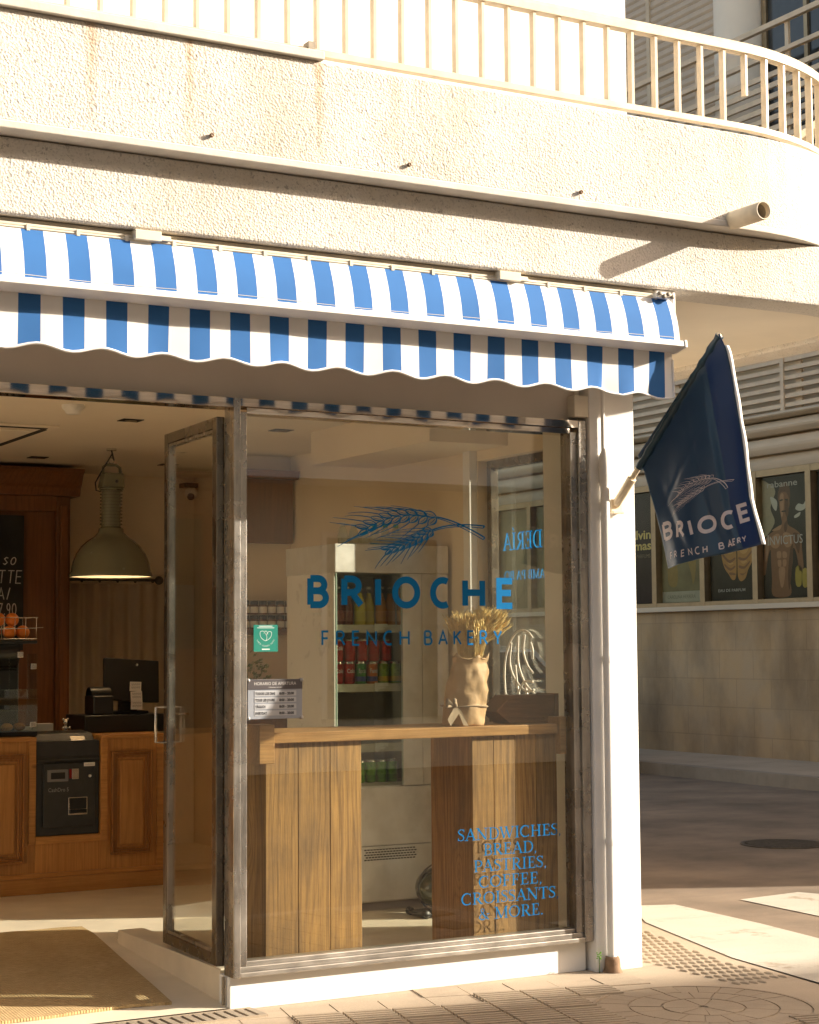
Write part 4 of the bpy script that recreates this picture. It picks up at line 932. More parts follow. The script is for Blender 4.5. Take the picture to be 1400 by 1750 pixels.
for sg in (-1, 1): mb.tube([(1.085, .075, 1.165), (1.085+sg*.018-.02, .065, 1.19), (1.085+sg*.022-.02, .065, 1.165), (1.085, .075, 1.165)], [.004, .012, .010, .004], 6)
mb.add([(1.082, .065, 1.165), (1.040, .055, 1.110), (1.055, .053, 1.082), (1.105, .060, 1.140)], [(0, 1, 2, 3)])
mb.add([(1.088, .065, 1.165), (1.120, .055, 1.083), (1.145, .053, 1.081), (1.11, .06, 1.15)], [(0, 1, 2, 3)])
mb.build('ribbon', M['twine'], V)
X_ = thing('planter_box', 'brown wooden box with a pointed end on the bar table', 'box', (1.55, .2, 1.078))
mb = MB(); mb.prism([(1.335, 1.135), (1.408, 1.080), (1.650, 1.080), (1.650, 1.205), (1.415, 1.205)], .13, .27, 'Y')
mb.build('body', M['box_wood'], X_, bevel=.002)
mb = MB(); mb.box(1.640, 1.662, .125, .275, 1.08, 1.21); mb.build('end_board', M['box_wood'], X_, bevel=.002)
MB().box(1.235, 1.285, .32, .40, 1.0785, 1.086).build('phone', M['black'], None, loc=(1.26, .36, 1.08)); tag(bpy.data.objects['phone'], 'thin black phone lying flat on the bar table beside the wheat', 'phone')
# neon style white tube sign in the side window
Nn = thing('tube_sign', 'white tube outline sign hanging in the side window', 'sign', (1.965, .9, 1.17))
mb = MB(); fx = lambda y, z: Vector((1.962, y, z))
def curve3(P, n=8):
    out = []
    for i in range(len(P)-1):
        a, b, c_, d_ = P[max(i-1, 0)], P[i], P[i+1], P[min(i+2, len(P)-1)]
        for k in range(n):
            t = k/n; out.append(tuple(.5*((2*b[j])+(-a[j]+c_[j])*t+(2*a[j]-5*b[j]+4*c_[j]-d_[j])*t*t+(-a[j]+3*b[j]-3*c_[j]+d_[j])*t**3) for j in range(2)))
    return out+[P[-1]]
for P in ([(1.03, 1.12), (1.05, 1.24), (1.04, 1.36), (.98, 1.46), (.90, 1.50), (.83, 1.49), (.79, 1.46)],
          [(.985, 1.44), (1.00, 1.34), (.965, 1.27), (.90, 1.22), (.84, 1.20), (.78, 1.21)], [(.92, 1.475), (.925, 1.36), (.90, 1.29), (.85, 1.23), (.78, 1.19)],
          [(.86, 1.48), (.875, 1.40), (.84, 1.33), (.79, 1.29)], [(.81, 1.44), (.79, 1.40), (.795, 1.36)], [(1.03, 1.18), (.97, 1.16), (.93, 1.19), (.87, 1.245), (.79, 1.25)],
          [(.95, 1.33), (.93, 1.22), (.90, 1.15), (.88, 1.12)], [(.86, 1.24), (.84, 1.17), (.80, 1.13)]):
    mb.tube([fx(*q) for q in curve3(P)], .0058, 8)
mb.build('tube', M['tube'], Nn)
MB().tube([fx(.93, 1.495), fx(.93, 1.6), fx(.93, 2.32)], .0008, 4).build('wire', M['chrome'], Nn)
# ================================================================== FRIDGE
FR = thing('display_fridge', 'tall stainless drinks fridge with glass door behind the bar table', 'fridge', (1.54, 1.72, .1))
x0, x1, y0, y1 = 1.215, 1.872, 1.45, 2.02
mb = MB(); mb.box(x1-.02, x1, y0+.02, y1, .14, 1.94); mb.box(x0, x1-.02, y1-.02, y1, .14, 1.94); mb.box(x0+.0, x1-.02, y0+.02, y1-.02, .14, .72); mb.build('body', M['fridge_steel'], FR, bevel=.003)
mb = MB(); mb.box(x0, x0+.02, y0+.02, y1-.02, .72, 1.80); mb.build('side_panel', M['white_gloss'], FR, bevel=.002)
mb = MB(); mb.box(x0-.006, x1, y0-.006, y1, 1.80, 1.945); mb.build('canopy', M['fridge_steel'], FR, bevel=.004)
mb = MB(); mb.box(1.60, 1.712, y0-.004, y0+.02, .72, 1.798); mb.box(1.715, x1, y0, y0+.02, .72, 1.798); mb.build('door_post', M['fridge_steel'], FR, bevel=.002)
mb = MB(); mb.box(x0, x1, y0, y0+.02, .425, .715); mb.build('front_panel', M['fridge_steel'], FR, bevel=.002)
mb = MB(); mb.box(x0, x1, y0-.002, y0+.02, .15, .42); mb.build('base_panel', M['fridge_steel'], FR, bevel=.002)
mb = MB()
for r_ in range(5):
    for k in range(17): mb.box(1.37+k*.0175+(.008 if r_ % 2 else 0), 1.37+k*.0175+.0125+(.008 if r_ % 2 else 0), y0-.0035, y0-.0025, .352+r_*.0125, .358+r_*.0125)
mb.build('grille', M['black'], FR)
mb = MB(); mb.box(x0+.02, x1-.02, y1-.03, y1-.021, .72, 1.80); mb.box(1.72, 1.73, y0+.02, y1-.03, .72, 1.80); mb.build('lining', flat('fridge_lining', (.40, .37, .30)), FR)
MB().box(x0+.006, 1.60, y0-.002, y0+.004, .725, 1.796).build('door_glass', M['glass_in'], FR)
MB().box(x0+.001, x0+.006, y0-.004, y0+.006, .725, 1.796).build('door_edge', flat('glass_edge', (.30, .42, .34), .2), FR)
SHZ = (1.535, 1.235, .93, .735)
for z in SHZ:
    sh = MB().box(x0+.022, 1.72, y0+.05, y1-.04, z-.012, z).build('shelf', flat('shelf_white', (.62, .58, .48)), FR)
    MB().box(x0+.022, 1.72, y0+.042, y0+.05, z-.038, z+.002).build('price_rail', flat('rail_white', (.66, .62, .53)), sh)
    if z > .8:
        mb = MB(); mb.prism([(1.455, z-.034), (1.468, z-.040), (1.482, z-.026), (1.515, z-.022), (1.515, z-.016), (1.468, z-.012), (1.463, z+.008), (1.456, z+.008)], y0+.03, y0+.036, 'Y'); mb.box(1.468, 1.53, y0+.030, y0+.034, z-.012, z+.006); mb.build('price_tag', M['paper'], sh)
for x in (x0+.05, x1-.05):
    for y in (y0+.06, y1-.06): MB().lathe([(.02, .10), (.02, .14)], (x, y, 0), 10).build('foot', M['black'], FR)
def lathe_thing(name, parts, label, cat, loc, group):
    root = thing(name, label, cat, loc, group)
    for pn, prof, mt_ in parts:
        mb = MB(); mb.lathe(prof, loc, 16); mb.build(pn, mt_, root)
    return root
juice = {k: plain('juice_'+k, c, .12, var=.05) for k, c in (('red', (.16, .025, .015)), ('yellow', (.62, .52, .02)), ('orange', (.60, .24, .02)), ('amber', (.42, .17, .02)))}
clear = glass('bottle_glass', (.80, .86, .82), .08)
lab = {k: plain('label_'+k, c, .4, var=.05) for k, c in (('red', (.30, .07, .05)), ('yellow', (.66, .58, .05)), ('orange', (.66, .30, .08)), ('green', (.05, .30, .06)), ('white', (.62, .62, .58)), ('purple', (.06, .05, .10)))}
def bottle(kind, x, y, z, i, label):
    loc = (x, y, z)
    b = thing('bottle', label, 'bottle', loc, 'glass bottles on the top fridge shelf')
    MB().lathe([(.001, z), (.027, z), (.029, z+.006), (.029, z+.100), (.024, z+.122), (.013, z+.150), (.012, z+.165)], loc[:2]+(0,), 16).build('juice', juice[kind], b)
    MB().lathe([(.0295, z+.02), (.0295, z+.075)], loc[:2]+(0,), 16).build('label', lab['red' if kind == 'red' else 'yellow' if kind == 'yellow' else 'orange'], b)
    MB().lathe([(.012, z+.165), (.0115, z+.190), (.001, z+.190)], loc[:2]+(0,), 14).build('neck', clear, b)
    MB().lathe([(.014, z+.186), (.014, z+.200), (.001, z+.201)], loc[:2]+(0,), 14).build('cap', M['chrome'], b)
kinds = ['red', 'red', 'yellow', 'yellow', 'orange', 'orange', 'amber', 'amber']
for i, k in enumerate(kinds): bottle(k, 1.29+i*.062-.0*i, y0+.115+(.02 if i % 2 else 0), SHZ[0], i, '%s juice bottle on the top fridge shelf, %s of eight' % (k, ORD[i]))
can_m = {}
def can(col, stripe, x, y, z, label, group, text=None, h=.115, r=.0305):
    for c_ in (col, stripe):
        key = 'can_%d_%d_%d' % tuple(int(q*99) for q in c_)
        if key not in can_m: can_m[key] = plain(key, c_, .3, metal=.25, var=.05)
    ka = can_m['can_%d_%d_%d' % tuple(int(q*99) for q in col)]; kb = can_m['can_%d_%d_%d' % tuple(int(q*99) for q in stripe)]
    cn = thing('can', label, 'can', (x, y, z), group)
    MB().lathe([(.001, z), (r*.8, z), (r, z+.008), (r, z+h-.012)], (x, y, 0), 16).build('body', ka, cn)
    MB().lathe([(r, z+h-.012), (r*.84, z+h-.002), (r*.84, z+h), (r*.8, z+h-.003), (.001, z+h-.003)], (x, y, 0), 16).build('lid', M['chrome'], cn)
    MB().lathe([(r+.0003, z+h*.12), (r+.0003, z+h*.34)], (x, y, 0), 16).build('band', kb, cn)
    if text:
        mb = MB(); font_text(mb, text, 0, 0, .022, (lambda u, v_, l: (x+(r+.0008)*math.sin((u-.0)/r), y-(r+.0008)*math.cos(u/r), z+h*.5+v_)), 'CENTER', .0006, .046 if len(text) > 3 else .035); mb.build('lettering', M['paper'], cn)
RED, GRN, ORN, LIM = (.48, .018, .015), (.03, .26, .05), (.62, .15, .02), (.25, .40, .03)
low = [(RED, (.5, .05, .04), 'Coke', 'red'), (RED, (.3, .01, .01), 'Coke', 'red'), (GRN, (.05, .10, .32), 'Sprite', 'green'), (ORN, (.02, .05, .3), 'Fanta', 'orange'), (LIM, (.65, .45, .03), None, 'lime green'), (LIM, (.65, .45, .03), None, 'lime green'), ((.12, .24, .22), (.65, .45, .03), None, 'grey green')]
for i, (a, b_, tx, nm) in enumerate(low): can(a, b_, 1.275+i*.066, y0+.10, SHZ[1], '%s soda can in the lower row on the middle shelf, %s' % (nm, ORD[i]), 'cans in the lower row on the middle fridge shelf', tx)
for i in range(5): can(RED, (.42, .03, .025), 1.275+i*.070, y0+.10, SHZ[1]+.116, 'red soda can in the upper row on the middle shelf, %s' % ORD[i], 'cans in the upper row on the middle fridge shelf', 'Coke' if i == 0 else None)
for i in range(4): can((.18, .50, .06), (.10, .34, .04), 1.40+i*.062, y0+.10, SHZ[3], 'bright green can on the lowest fridge shelf, %s of four' % ORD[i], 'cans on the lowest fridge shelf', None, .115, .029)
for i in range(6):
    x, z = 1.315+i*.062, SHZ[2]; g = i >= 3
    lb = lathe_thing('water_bottle', [('body', [(.001, z), (.026, z), (.028, z+.01), (.027, z+.10), (.028, z+.13), (.020, z+.165), (.012, z+.185)], clear), ('label', [(.0285, z+.045), (.0285, z+.095)], lab['green'] if g else lab['white'] if i else lab['purple']), ('cap', [(.0135, z+.182), (.0135, z+.200), (.001, z+.201)], lab['green'] if g else lab['white'])],
        'water bottle with %s label on the third fridge shelf, %s' % ('green' if g else 'white' if i else 'dark', ORD[i]), 'bottle', (x, y0+.11, z), 'water bottles on the third fridge shelf')
# vacuum cleaner
VC = thing('vacuum_cleaner', 'small glossy dark green canister vacuum on the floor by the fridge', 'vacuum', (1.62, 1.17, .1))
mb = MB(); mb.sphere((1.64, 1.17, .235), .115, 16, (1.05, 1, .88)); mb.build('body', M['soap'], VC)
mb = MB(); mb.lathe([(.118, -.012), (.123, 0), (.118, .012)], (1.64, 1.17, .235), 28, 'Y'); mb.lathe([(.03, -.118), (.07, -.112), (.075, -.10)], (1.64, 1.17, .235), 20, 'Y'); mb.build('trim', M['black'], VC)
mb = MB(); mb.box(1.50, 1.72, 1.08, 1.26, .108, .125); mb.build('base', M['black'], VC, bevel=.006)
for (x, y) in ((1.52, 1.09), (1.52, 1.25), (1.71, 1.09), (1.71, 1.25)): mb = MB(); mb.lathe([(.001, -.01), (.02, -.01), (.02, .01), (.001, .01)], (x, y, .12), 12, 'Y'); mb.build('wheel', M['charcoal'], VC)
mb = MB(); mb.tube([(1.56, 1.10, .28), (1.60, 1.09, .345), (1.68, 1.12, .36), (1.72, 1.2, .30)], .010, 8); mb.build('handle', M['black'], VC)
# ================================================================== COUNTER
CT = thing('shop_counter', 'panelled pine shop counter facing the open door', 'counter', (-.5, 3.2, .1))
mb = MB(); cy0, cy1 = 3.0, 3.62
mb.box(-2.6, .165, cy0, cy1, .10, .925); mb.box(.535, .905, cy0, cy1, .10, .925); mb.box(.165, .535, cy0, cy1, .10, .405); mb.box(.165, .535, cy0+.35, cy1, .405, .925)
mb.build('body', M['pine'], CT, bevel=.002)
mb = MB(); mb.box(-2.65, .165, cy0-.02, cy1+.02, .925, .945); mb.box(.535, .925, cy0-.02, cy1+.02, .925, .945); mb.box(.165, .535, cy0+.35, cy1+.02, .925, .945); mb.build('top', M['pine_x'], CT, bevel=.004)
def panel_door(xa, xb, za, zb, nm='panel'):
    mb = MB(); w_ = .035; fm = mb; mb = MB()
    for k, (d_, i_) in enumerate(((.030, 0), (.016, .012), (.008, .024))):
        a, b_, c_, e_ = xa+i_, xb-i_, za+i_, zb-i_
        t_ = .012 if k < 2 else .014
        mb.box(a, a+t_, cy0-d_, cy0, c_, e_); mb.box(b_-t_, b_, cy0-d_, cy0, c_, e_); mb.box(a+t_, b_-t_, cy0-d_, cy0, c_, c_+t_); mb.box(a+t_, b_-t_, cy0-d_, cy0, e_-t_, e_)
    pn = mb.build('panel_moulding', M['pine_shade'], CT, bevel=.003)
    fm.box(xa+w_+.014, xb-w_-.014, cy0-.016, cy0, za+w_+.014, zb-w_-.014); fm.build(nm, M['pine'], CT, bevel=.010)
panel_door(.595, .835, .285, .855); panel_door(-.13, .10, .27, .855); panel_door(-.50, -.22, .27, .855)
mb = MB(); mb.box(.125, .165, cy0-.014, cy0, .365, .925); mb.box(.535, .575, cy0-.014, cy0, .365, .925); mb.box(.165, .535, cy0-.014, cy0, .365, .405)
mb.box(.865, .915, cy0-.008, cy0, .20, .925); mb.build('moulding', M['pine_x'], CT, bevel=.003)
mb = MB(); mb.box(-2.62, .925, cy0-.03, cy0, .10, .185); mb.box(-2.62, .93, cy0-.018, cy0, .185, .21); mb.build('base_board', M['pine_x'], CT, bevel=.004)
# automatic cash machine built into the counter
CM = thing('cash_machine', 'black automatic cash machine set into the pine counter', 'cash machine', (.35, 3.0, .405))
MB().box(.17, .53, cy0+.005, cy0+.33, .406, .92).build('body', M['charcoal'], CM, bevel=.004)
mb = MB(); mb.prism([(cy0-.012, .82), (cy0+.13, .955), (cy0+.30, .965), (cy0+.30, .80), (cy0+.0, .80)], .17, .53, 'X'); mb.build('hood', M['charcoal'], CM, bevel=.004)
MB().box(.205, .50, cy0-.014, cy0+.005, .45, .80).build('door', M['charcoal'], CM, bevel=.006)
sl_ = MB().box(.225, .345, cy0-.022, cy0-.0142, .70, .765).build('note_slot', flat('slot_grey', (.20, .20, .21), .35), CM, bevel=.003); MB().box(.245, .325, cy0-.0235, cy0-.0222, .715, .75).build('mouth', M['black'], sl_)
mb = MB(); mb.box(.365, .405, cy0-.02, cy0-.0142, .71, .768); mb.build('coin_slot', M['chrome'], CM, bevel=.006)
MB().box(.352, .364, cy0-.018, cy0-.0142, .715, .765).build('light_strip', flat('red_plastic', (.30, .02, .015)), CM)
tr_ = MB().box(.345, .455, cy0-.022, cy0-.0142, .515, .612).build('coin_tray', M['chrome'], CM, bevel=.003)
mb = MB(); mb.box(.352, .448, cy0-.027, cy0-.0222, .548, .608); mb.box(.352, .448, cy0-.034, cy0-.0222, .525, .546); mb.build('flap', M['black'], tr_, bevel=.003)
MB().lathe([(.009, -.004), (.009, 0), (.001, -.004)], (.468, cy0-.0142, .725), 10, 'Y').build('lock', M['chrome'], CM)
MB().box(.435, .498, cy0-.0152, cy0-.0142, .778, .799).build('label', M['paper'], CM)
mb = MB(); font_text(mb, 'CashDro 5', .232, .645, .022, lambda x, z, l: (x, cy0-.0148-l, z), 'LEFT', 0, .115); font_text(mb, 'cashdro', .44, .784, .01, lambda x, z, l: (x, cy0-.0158-l, z), 'LEFT', 0, .05); mb.build('lettering', flat('silver_print', (.35, .35, .34)), CM)
mb = MB(); mb.prism([(cy0+.030, .871), (cy0+.10, .937), (cy0+.098, .940), (cy0+.028, .874)], .39, .475, 'X'); mb.build('coin_bowl', M['chrome'], CM, bevel=.002)
# objects on the counter
mb = MB(); mb.box(.535, 1.03, 3.26, 3.60, .946, 1.045); mb.build('drawer_body', M['black'], None, loc=(0, 0, 0))
o = bpy.data.objects['drawer_body']; o.name = 'cash_box'; o.location = (0, 0, 0); tag(o, 'flat wide black cash box under the till screen', 'cash box'); b = o.modifiers.new('bevel', 'BEVEL'); b.width = .004
PO = thing('till_screen', 'black till screen seen from behind on its stand, receipts stuck to it', 'till', (.86, 3.42, 1.046))
rot = Matrix.Rotation(R(-12), 3, 'X')
mb = MB(); mb.box(.685, 1.025, 3.36, 3.39, 1.115, 1.365, Matrix.Rotation(R(4), 3, 'Y') @ rot, (.86, 3.38, 1.115)); mb.build('screen', M['black'], PO, bevel=.006)
mb = MB(); mb.box(.74, .96, 3.36, 3.52, 1.046, 1.062); mb.box(.79, .90, 3.39, 3.43, 1.06, 1.20); mb.build('stand', M['black'], PO, bevel=.006)
MB().lathe([(.008, -.002), (.008, 0), (.001, -.002)], (.87, 3.325, 1.33), 10, 'Y').build('emblem', M['chrome'], PO)
mb = MB(); mb.box(.60, .72, 3.30, 3.46, 1.046, 1.155); mb.lathe([(.055, .60), (.055, .72)], (0, 3.385, 1.15), 16, 'X'); o = mb.build('receipt_printer', M['black'], None, loc=(0, 0, 0)); tag(o, 'rounded black receipt printer beside the till screen', 'printer')
b = o.modifiers.new('bevel', 'BEVEL'); b.width = .006
for i, (z, dx, a) in enumerate(((1.205, 0, 2), (1.150, .008, -3), (1.098, .012, 2))):
    o = MB().box(.825+dx, .895+dx, 3.318+.006*i, 3.3192+.006*i, z-.027, z+.027, Matrix.Rotation(R(a), 3, 'Y')).build('paper_slip', M['paper'], None, loc=(.86, 3.32, z)); tag(o, 'white handwritten slip on the till, %s of three' % ('topmost', 'middle one', 'lowest')[i], 'paper slip', 'slips on the till')
    mb = MB()
    for q in range(2):
        for k in range(5): ribbon(mb, [(.835+dx+k*.011, z+.008-q*.018), (.838+dx+k*.011, z+.018-q*.018), (.841+dx+k*.011, z+.006-q*.018), (.844+dx+k*.011, z+.016-q*.018)], .0012, lambda x, zz, l: (x, 3.3175+.006*i-l, zz), .0002)
    mb.build('handwriting', M['ink'], o)
for i, (x, w_, h_) in enumerate(((.155, .10, .03), (.262, .12, .045))):
    o = MB().box(x, x+w_, 3.27, 3.33, .967, .967+h_, Matrix.Rotation(R(-8), 3, 'X')).build('card_holder', M['paper'], None, loc=(x, 3.27, .967), bevel=.002) if 0 else MB().box(x, x+w_, 3.36, 3.42, .946, .946+h_+.012).build('card_holder', M['paper'], None, loc=(x, 3.36, .946), bevel=.002)
    tag(o, ('low white card box beside the glass display case', 'taller white card box nearer the small figurine')[i], 'card box', 'card boxes on the counter')
o = MB(); o.sphere((.46, 3.38, .972), .020, 8, (1, 1, 1.2)); o.sphere((.46, 3.375, 1.008), .017, 8)
for dx in (-.014, .014): o.sphere((.46+dx, 3.378, 1.024), .007, 6); o.sphere((.46+dx*1.4, 3.362, .975), .008, 6); o.sphere((.46+dx, 3.36, .952), .010, 6, (1, 1.4, .8))
o.sphere((.46, 3.36, 1.004), .008, 6); o = o.build('figurine', M['chrome'], None, loc=(.46, 3.38, .946)); tag(o, 'tiny shiny silver animal figurine on the counter beside the cash drawer', 'figurine')
# glass display case and the wire basket of oranges
DC = thing('display_case', 'glass display case with metal corner clips on the counter', 'display case', (-.05, 3.2, .946))
mb = MB(); mb.box(-.5, .205, 3.10, 3.29, .946, .972); mb.build('base', M['black'], DC, bevel=.003)
mb = MB(); mb.box(-.5, .205, 3.10, 3.106, .972, 1.205); mb.box(.199, .205, 3.106, 3.28, .972, 1.40); mb.box(.095, .101, 3.112, 3.28, 1.205, 1.40); mb.box(-.5, .199, 3.106, 3.28, 1.199, 1.205); mb.build('pane', M['glass_in'], DC)
MB().box(-.5, .199, 3.12, 3.27, 1.085, 1.091).build('glass_shelf', M['glass_in'], DC)
for (x, z) in ((.10, 1.395), (.175, 1.33), (.175, 1.01)): MB().box(x-.012, x+.022, 3.094, 3.10 if z < 1.2 else 3.108, z-.016, z+.016).build('clip', M['chrome'], DC, bevel=.003)
JC = thing('citrus_juicer', 'dark orange juicing machine with a glossy smoked hood behind the display case', 'juicer', (-.1, 3.42, .946))
mb = MB(); mb.box(-.40, .18, 3.36, 3.58, .946, 1.44); mb.build('body', M['charcoal'], JC, bevel=.012)
mb = MB(); n_ = 10; P_ = [(3.36, 1.30)]+[(3.36-.09*math.sin(math.pi*i/n_*.5), 1.32+.12*(1-math.cos(math.pi*i/n_*.5))) for i in range(n_+1)]+[(3.27, 1.455), (3.36, 1.455)]; mb.prism(P_, -.38, .16, 'X'); mb.build('hood', flat('smoked_plastic', (.03, .028, .025), .08), JC, bevel=.004)
mb = MB(); mb.box(-.42, .215, 3.14, 3.58, 1.456, 1.474); mb.build('tray', M['charcoal'], JC, bevel=.004)
mb = MB(); mb.lathe([(.05, 1.06), (.06, 1.18), (.055, 1.30)], (-.1, 3.33, 0), 16); mb.build('press', M['chrome'], JC)
for i, (x, c_) in enumerate(((-.0, (.35, .17, .05)), (.07, (.42, .22, .07)), (.14, (.30, .14, .04)))):
    mb = MB(); mb.sphere((x, 3.22, .995), .032, 8, (1, 1.5, .7)); o = mb.build('bread_roll', flat('crust_%d' % i, c_), None, loc=(x, 3.22, .972)); tag(o, 'baked roll inside the glass display case, %s of three' % ORD[i], 'bread roll', 'rolls in the display case')
BK = thing('wire_basket', 'thin wire basket of oranges on top of the juicing machine', 'basket', (-.0, 3.25, 1.476))
mb = MB()
for z in (1.482, 1.54, 1.60):
    r_ = .006*(z > 1.55); mb.tube([(-.42, 3.15-r_, z), (.212+r_, 3.15-r_, z), (.212+r_, 3.40, z), (-.42, 3.40, z)], .0022, 5)
for k in range(11):
    x = -.40+k*.061; mb.tube([(x, 3.40, 1.60), (x, 3.40, 1.48), (x, 3.15, 1.48), (x, 3.145, 1.60)], .0018, 5)
mb.tube([(-.4, 3.148, 1.52), (.25, 3.148, 1.545)], .0016, 5)
mb.build('wire', M['chrome'], BK)
og = None
for row, (z, n_, xo) in enumerate(((1.520, 6, .0), (1.590, 5, .02))):
    for i in range(n_):
        x, y = -.255+xo+i*.082, 3.20+.02*((i+row) % 2)
        if og is None:
            mb = MB(); mb.sphere((x, y, z), .038, 14, (1, 1, .96)); og = mb.build('orange_fruit', M['orange'], None, loc=(x, y, z)); o = og
        else: o = og.copy(); COL.objects.link(o); o.location = (x, y, z); o.rotation_euler = (i, row, i*.7)
        tag(o, 'orange in the %s row of the wire basket, %s' % (('bottom', 'top')[row], ORD[i]), 'orange', 'oranges in the wire basket')
# dark cabinet with chalkboard
CB = thing('wall_cabinet', 'tall dark wooden cabinet with a moulded crown behind the counter', 'cabinet', (-.3, 4.6, .1))
mb = MB(); mb.box(-2.0, .83, 4.50, 4.93, .1, 2.44); mb.build('body', M['dark_wood'], CB)
mb = MB(); mb.box(.755, .845, 4.455, 4.50, .1, 2.40); mb.box(.775, .825, 4.44, 4.455, .2, 2.34); mb.box(-2.0, .755, 4.455, 4.50, 2.30, 2.40); mb.build('pilaster', M['dark_wood'], CB, bevel=.006)
mb = MB(); mb.prism([(4.95, 2.40), (4.43, 2.40), (4.42, 2.45), (4.40, 2.47), (4.37, 2.53), (4.345, 2.55), (4.345, 2.57), (4.95, 2.57)], -2.05, .90, 'X'); mb.build('crown', M['dark_wood'], CB)
CHB = thing('chalkboard', 'black chalkboard menu with hand lettering on the dark cabinet', 'chalkboard', (.0, 4.48, 1.6))
MB().box(-1.2, .545, 4.470, 4.4985, 1.42, 2.27).build('board', M['slate'], CHB)
mb = MB(); fcb = lambda x, z, l: (x, 4.468-l, z)
sans_text(mb, 'so', .405, 1.955, .07, .006, .012, fcb, skew=lambda x, y: (x+.25*(y-1.955), y)); sans_text(mb, 'BAQUETTE', .075, 1.838, .085, .006, .012, fcb, skew=lambda x, y: (x+.1*(y-1.8), y), fit=.45)
sans_text(mb, 'QUITA/', .19, 1.735, .08, .006, .02, fcb, fit=.27); sans_text(mb, 'LA 7.90', .27, 1.64, .075, .006, .012, fcb, fit=.23)
mb.build('chalk_lettering', M['chalk'], CHB)
# pendant lamp above the counter
LM = thing('pendant_lamp', 'olive enamelled industrial pendant lamp with ribbed neck above the counter', 'lamp', (.72, 3.4, 1.85))
LX, LY, LZ = .735, 3.4, 1.842
prof = [(.268, 0), (.272, .006), (.268, .022), (.262, .03), (.250, .085), (.228, .135), (.195, .18), (.150, .215), (.110, .238), (.085, .262), (.080, .285)]
prof = [(r_*.89, z) for r_, z in prof]
mb = MB(); mb.lathe([(r_, LZ+z) for r_, z in prof], (LX, LY, 0), 48); sh = mb.build('shade', M['enamel'], LM, fix=False)
mb = MB(); mb.lathe([(.234, LZ+.004)]+[(r_-.006, LZ+z-.003) for r_, z in prof[3:]]+[(.001, LZ+.282)], (LX, LY, 0), 48); mb.build('reflector', M['enamel_in'], LM, fix=False)
be = bpy.data.materials.new('warm_bulb'); be.use_nodes = True; bb = be.node_tree.nodes['Principled BSDF']; bb.inputs['Base Color'].default_value = (.9, .8, .6, 1); bb.inputs['Emission Color'].default_value = (1, .72, .42, 1); bb.inputs['Emission Strength'].default_value = 9.0
mb = MB(); mb.sphere((LX, LY, LZ+.13), .055, 12); mb.lathe([(.03, LZ+.17), (.03, LZ+.28)], (LX, LY, 0), 12); mb.build('bulb', be, LM)
mb = MB()
pr = [(.082, LZ+.285)]
for k in range(11): z = LZ+.295+k*.0195; pr += [(.066, z), (.066, z+.010), (.078, z+.011), (.078, z+.018), (.066, z+.019)]
pr += [(.084, LZ+.512), (.084, LZ+.520), (.07, LZ+.522)]
mb.lathe([(r_*.84, z) for r_, z in pr], (LX, LY, 0), 32, sm=False); mb.build('ribbed_neck', M['enamel'], LM)
mb = MB(); mb.prism([(LX-.07, LZ+.522), (LX+.07, LZ+.522), (LX+.062, LZ+.61), (LX-.055, LZ+.61)], LY-.045, LY+.045, 'Y'); mb.build('cap_housing', M['enamel'], LM, bevel=.008)
mb = MB(); mb.tube([(LX-.052, LY, LZ+.60), (LX-.050, LY, LZ+.645), (LX-.03, LY, LZ+.66), (LX+.03, LY, LZ+.66), (LX+.052, LY, LZ+.645), (LX+.058, LY, LZ+.60)], .009, 8); mb.build('handle', M['enamel'], LM)
mb = MB(); mb.lathe([(.017+.003*math.cos(a), .003*math.sin(a)) for a in [2*math.pi*i/8 for i in range(9)]], (LX, LY, LZ+.685), 16, 'Y')
for k in range(2): mb.tube([(LX+(.004 if k % 2 else -.004), LY, LZ+.70+k*.025), (LX, LY, LZ+.735+k*.025)], .0025, 5)
mb.tube([(LX, LY, LZ+.70), (LX, LY, 2.598)], .0018, 5); mb.lathe([(.03, 2.586), (.03, 2.598)], (LX, LY, 0), 12); mb.build('chain', M['chrome'], LM)
mb = MB(); mb.tube([Vector(q) for q in ((LX, LY, 2.59), (LX+.012, LY-.01, 2.53), (LX-.005, LY-.02, LZ+.72), (LX-.06, LY-.02, LZ+.63), (LX-.105, LY-.02, LZ+.55), (LX-.10, LY-.02, LZ+.505), (LX-.07, LY-.01, LZ+.50))], .0045, 6); mb.build('cable', M['black'], LM)
MB().lathe([(.010, -.004), (.010, 0), (.001, -.004)], (LX+.015, LY-.05, LZ+.56), 10, 'Y').build('screw', M['black'], LM)
# ceiling fittings
for i, (x, y, lb_) in enumerate(((.37, 2.11, 'square black recessed downlight above the open door leaf'), (1.25, 2.16, 'square recessed downlight above the fridge, seen through the window'), (.50, 4.06, 'square black recessed downlight by the cabinet crown'), (1.38, 4.13, 'square black recessed downlight deep behind the door leaf'))):
    dl = thing('downlight', lb_, 'downlight', (x, y, 2.6), 'square recessed downlights in the shop ceiling')
    mb = MB(); mb.box(x-.055, x+.055, y-.05, y+.05, 2.596, 2.5995); mb.build('trim', M['black_matt'], dl)
    mb = MB(); mb.lathe([(.034, 2.594), (.001, 2.594)], (x, y, 0), 16); mb.build('lens', M['chrome'], dl)
sd = thing('smoke_detector', 'round white smoke detector on the ceiling near the door', 'smoke detector', (-.08, 1.69, 2.6))
mb = MB(); mb.lathe([(.055, 2.6), (.055, 2.585), (.045, 2.575)], (-.08, 1.69, 0), 20); mb.build('base', M['white_gloss'], sd)
mb = MB(); mb.lathe([(.044, 2.575), (.034, 2.556), (.001, 2.554)], (-.08, 1.69, 0), 20); mb.build('sensor', M['white_gloss'], sd)
ac = thing('ceiling_cassette', 'flush white air conditioning cassette with dark slots in the ceiling', 'air conditioner', (-.35, 3.0, 2.6))
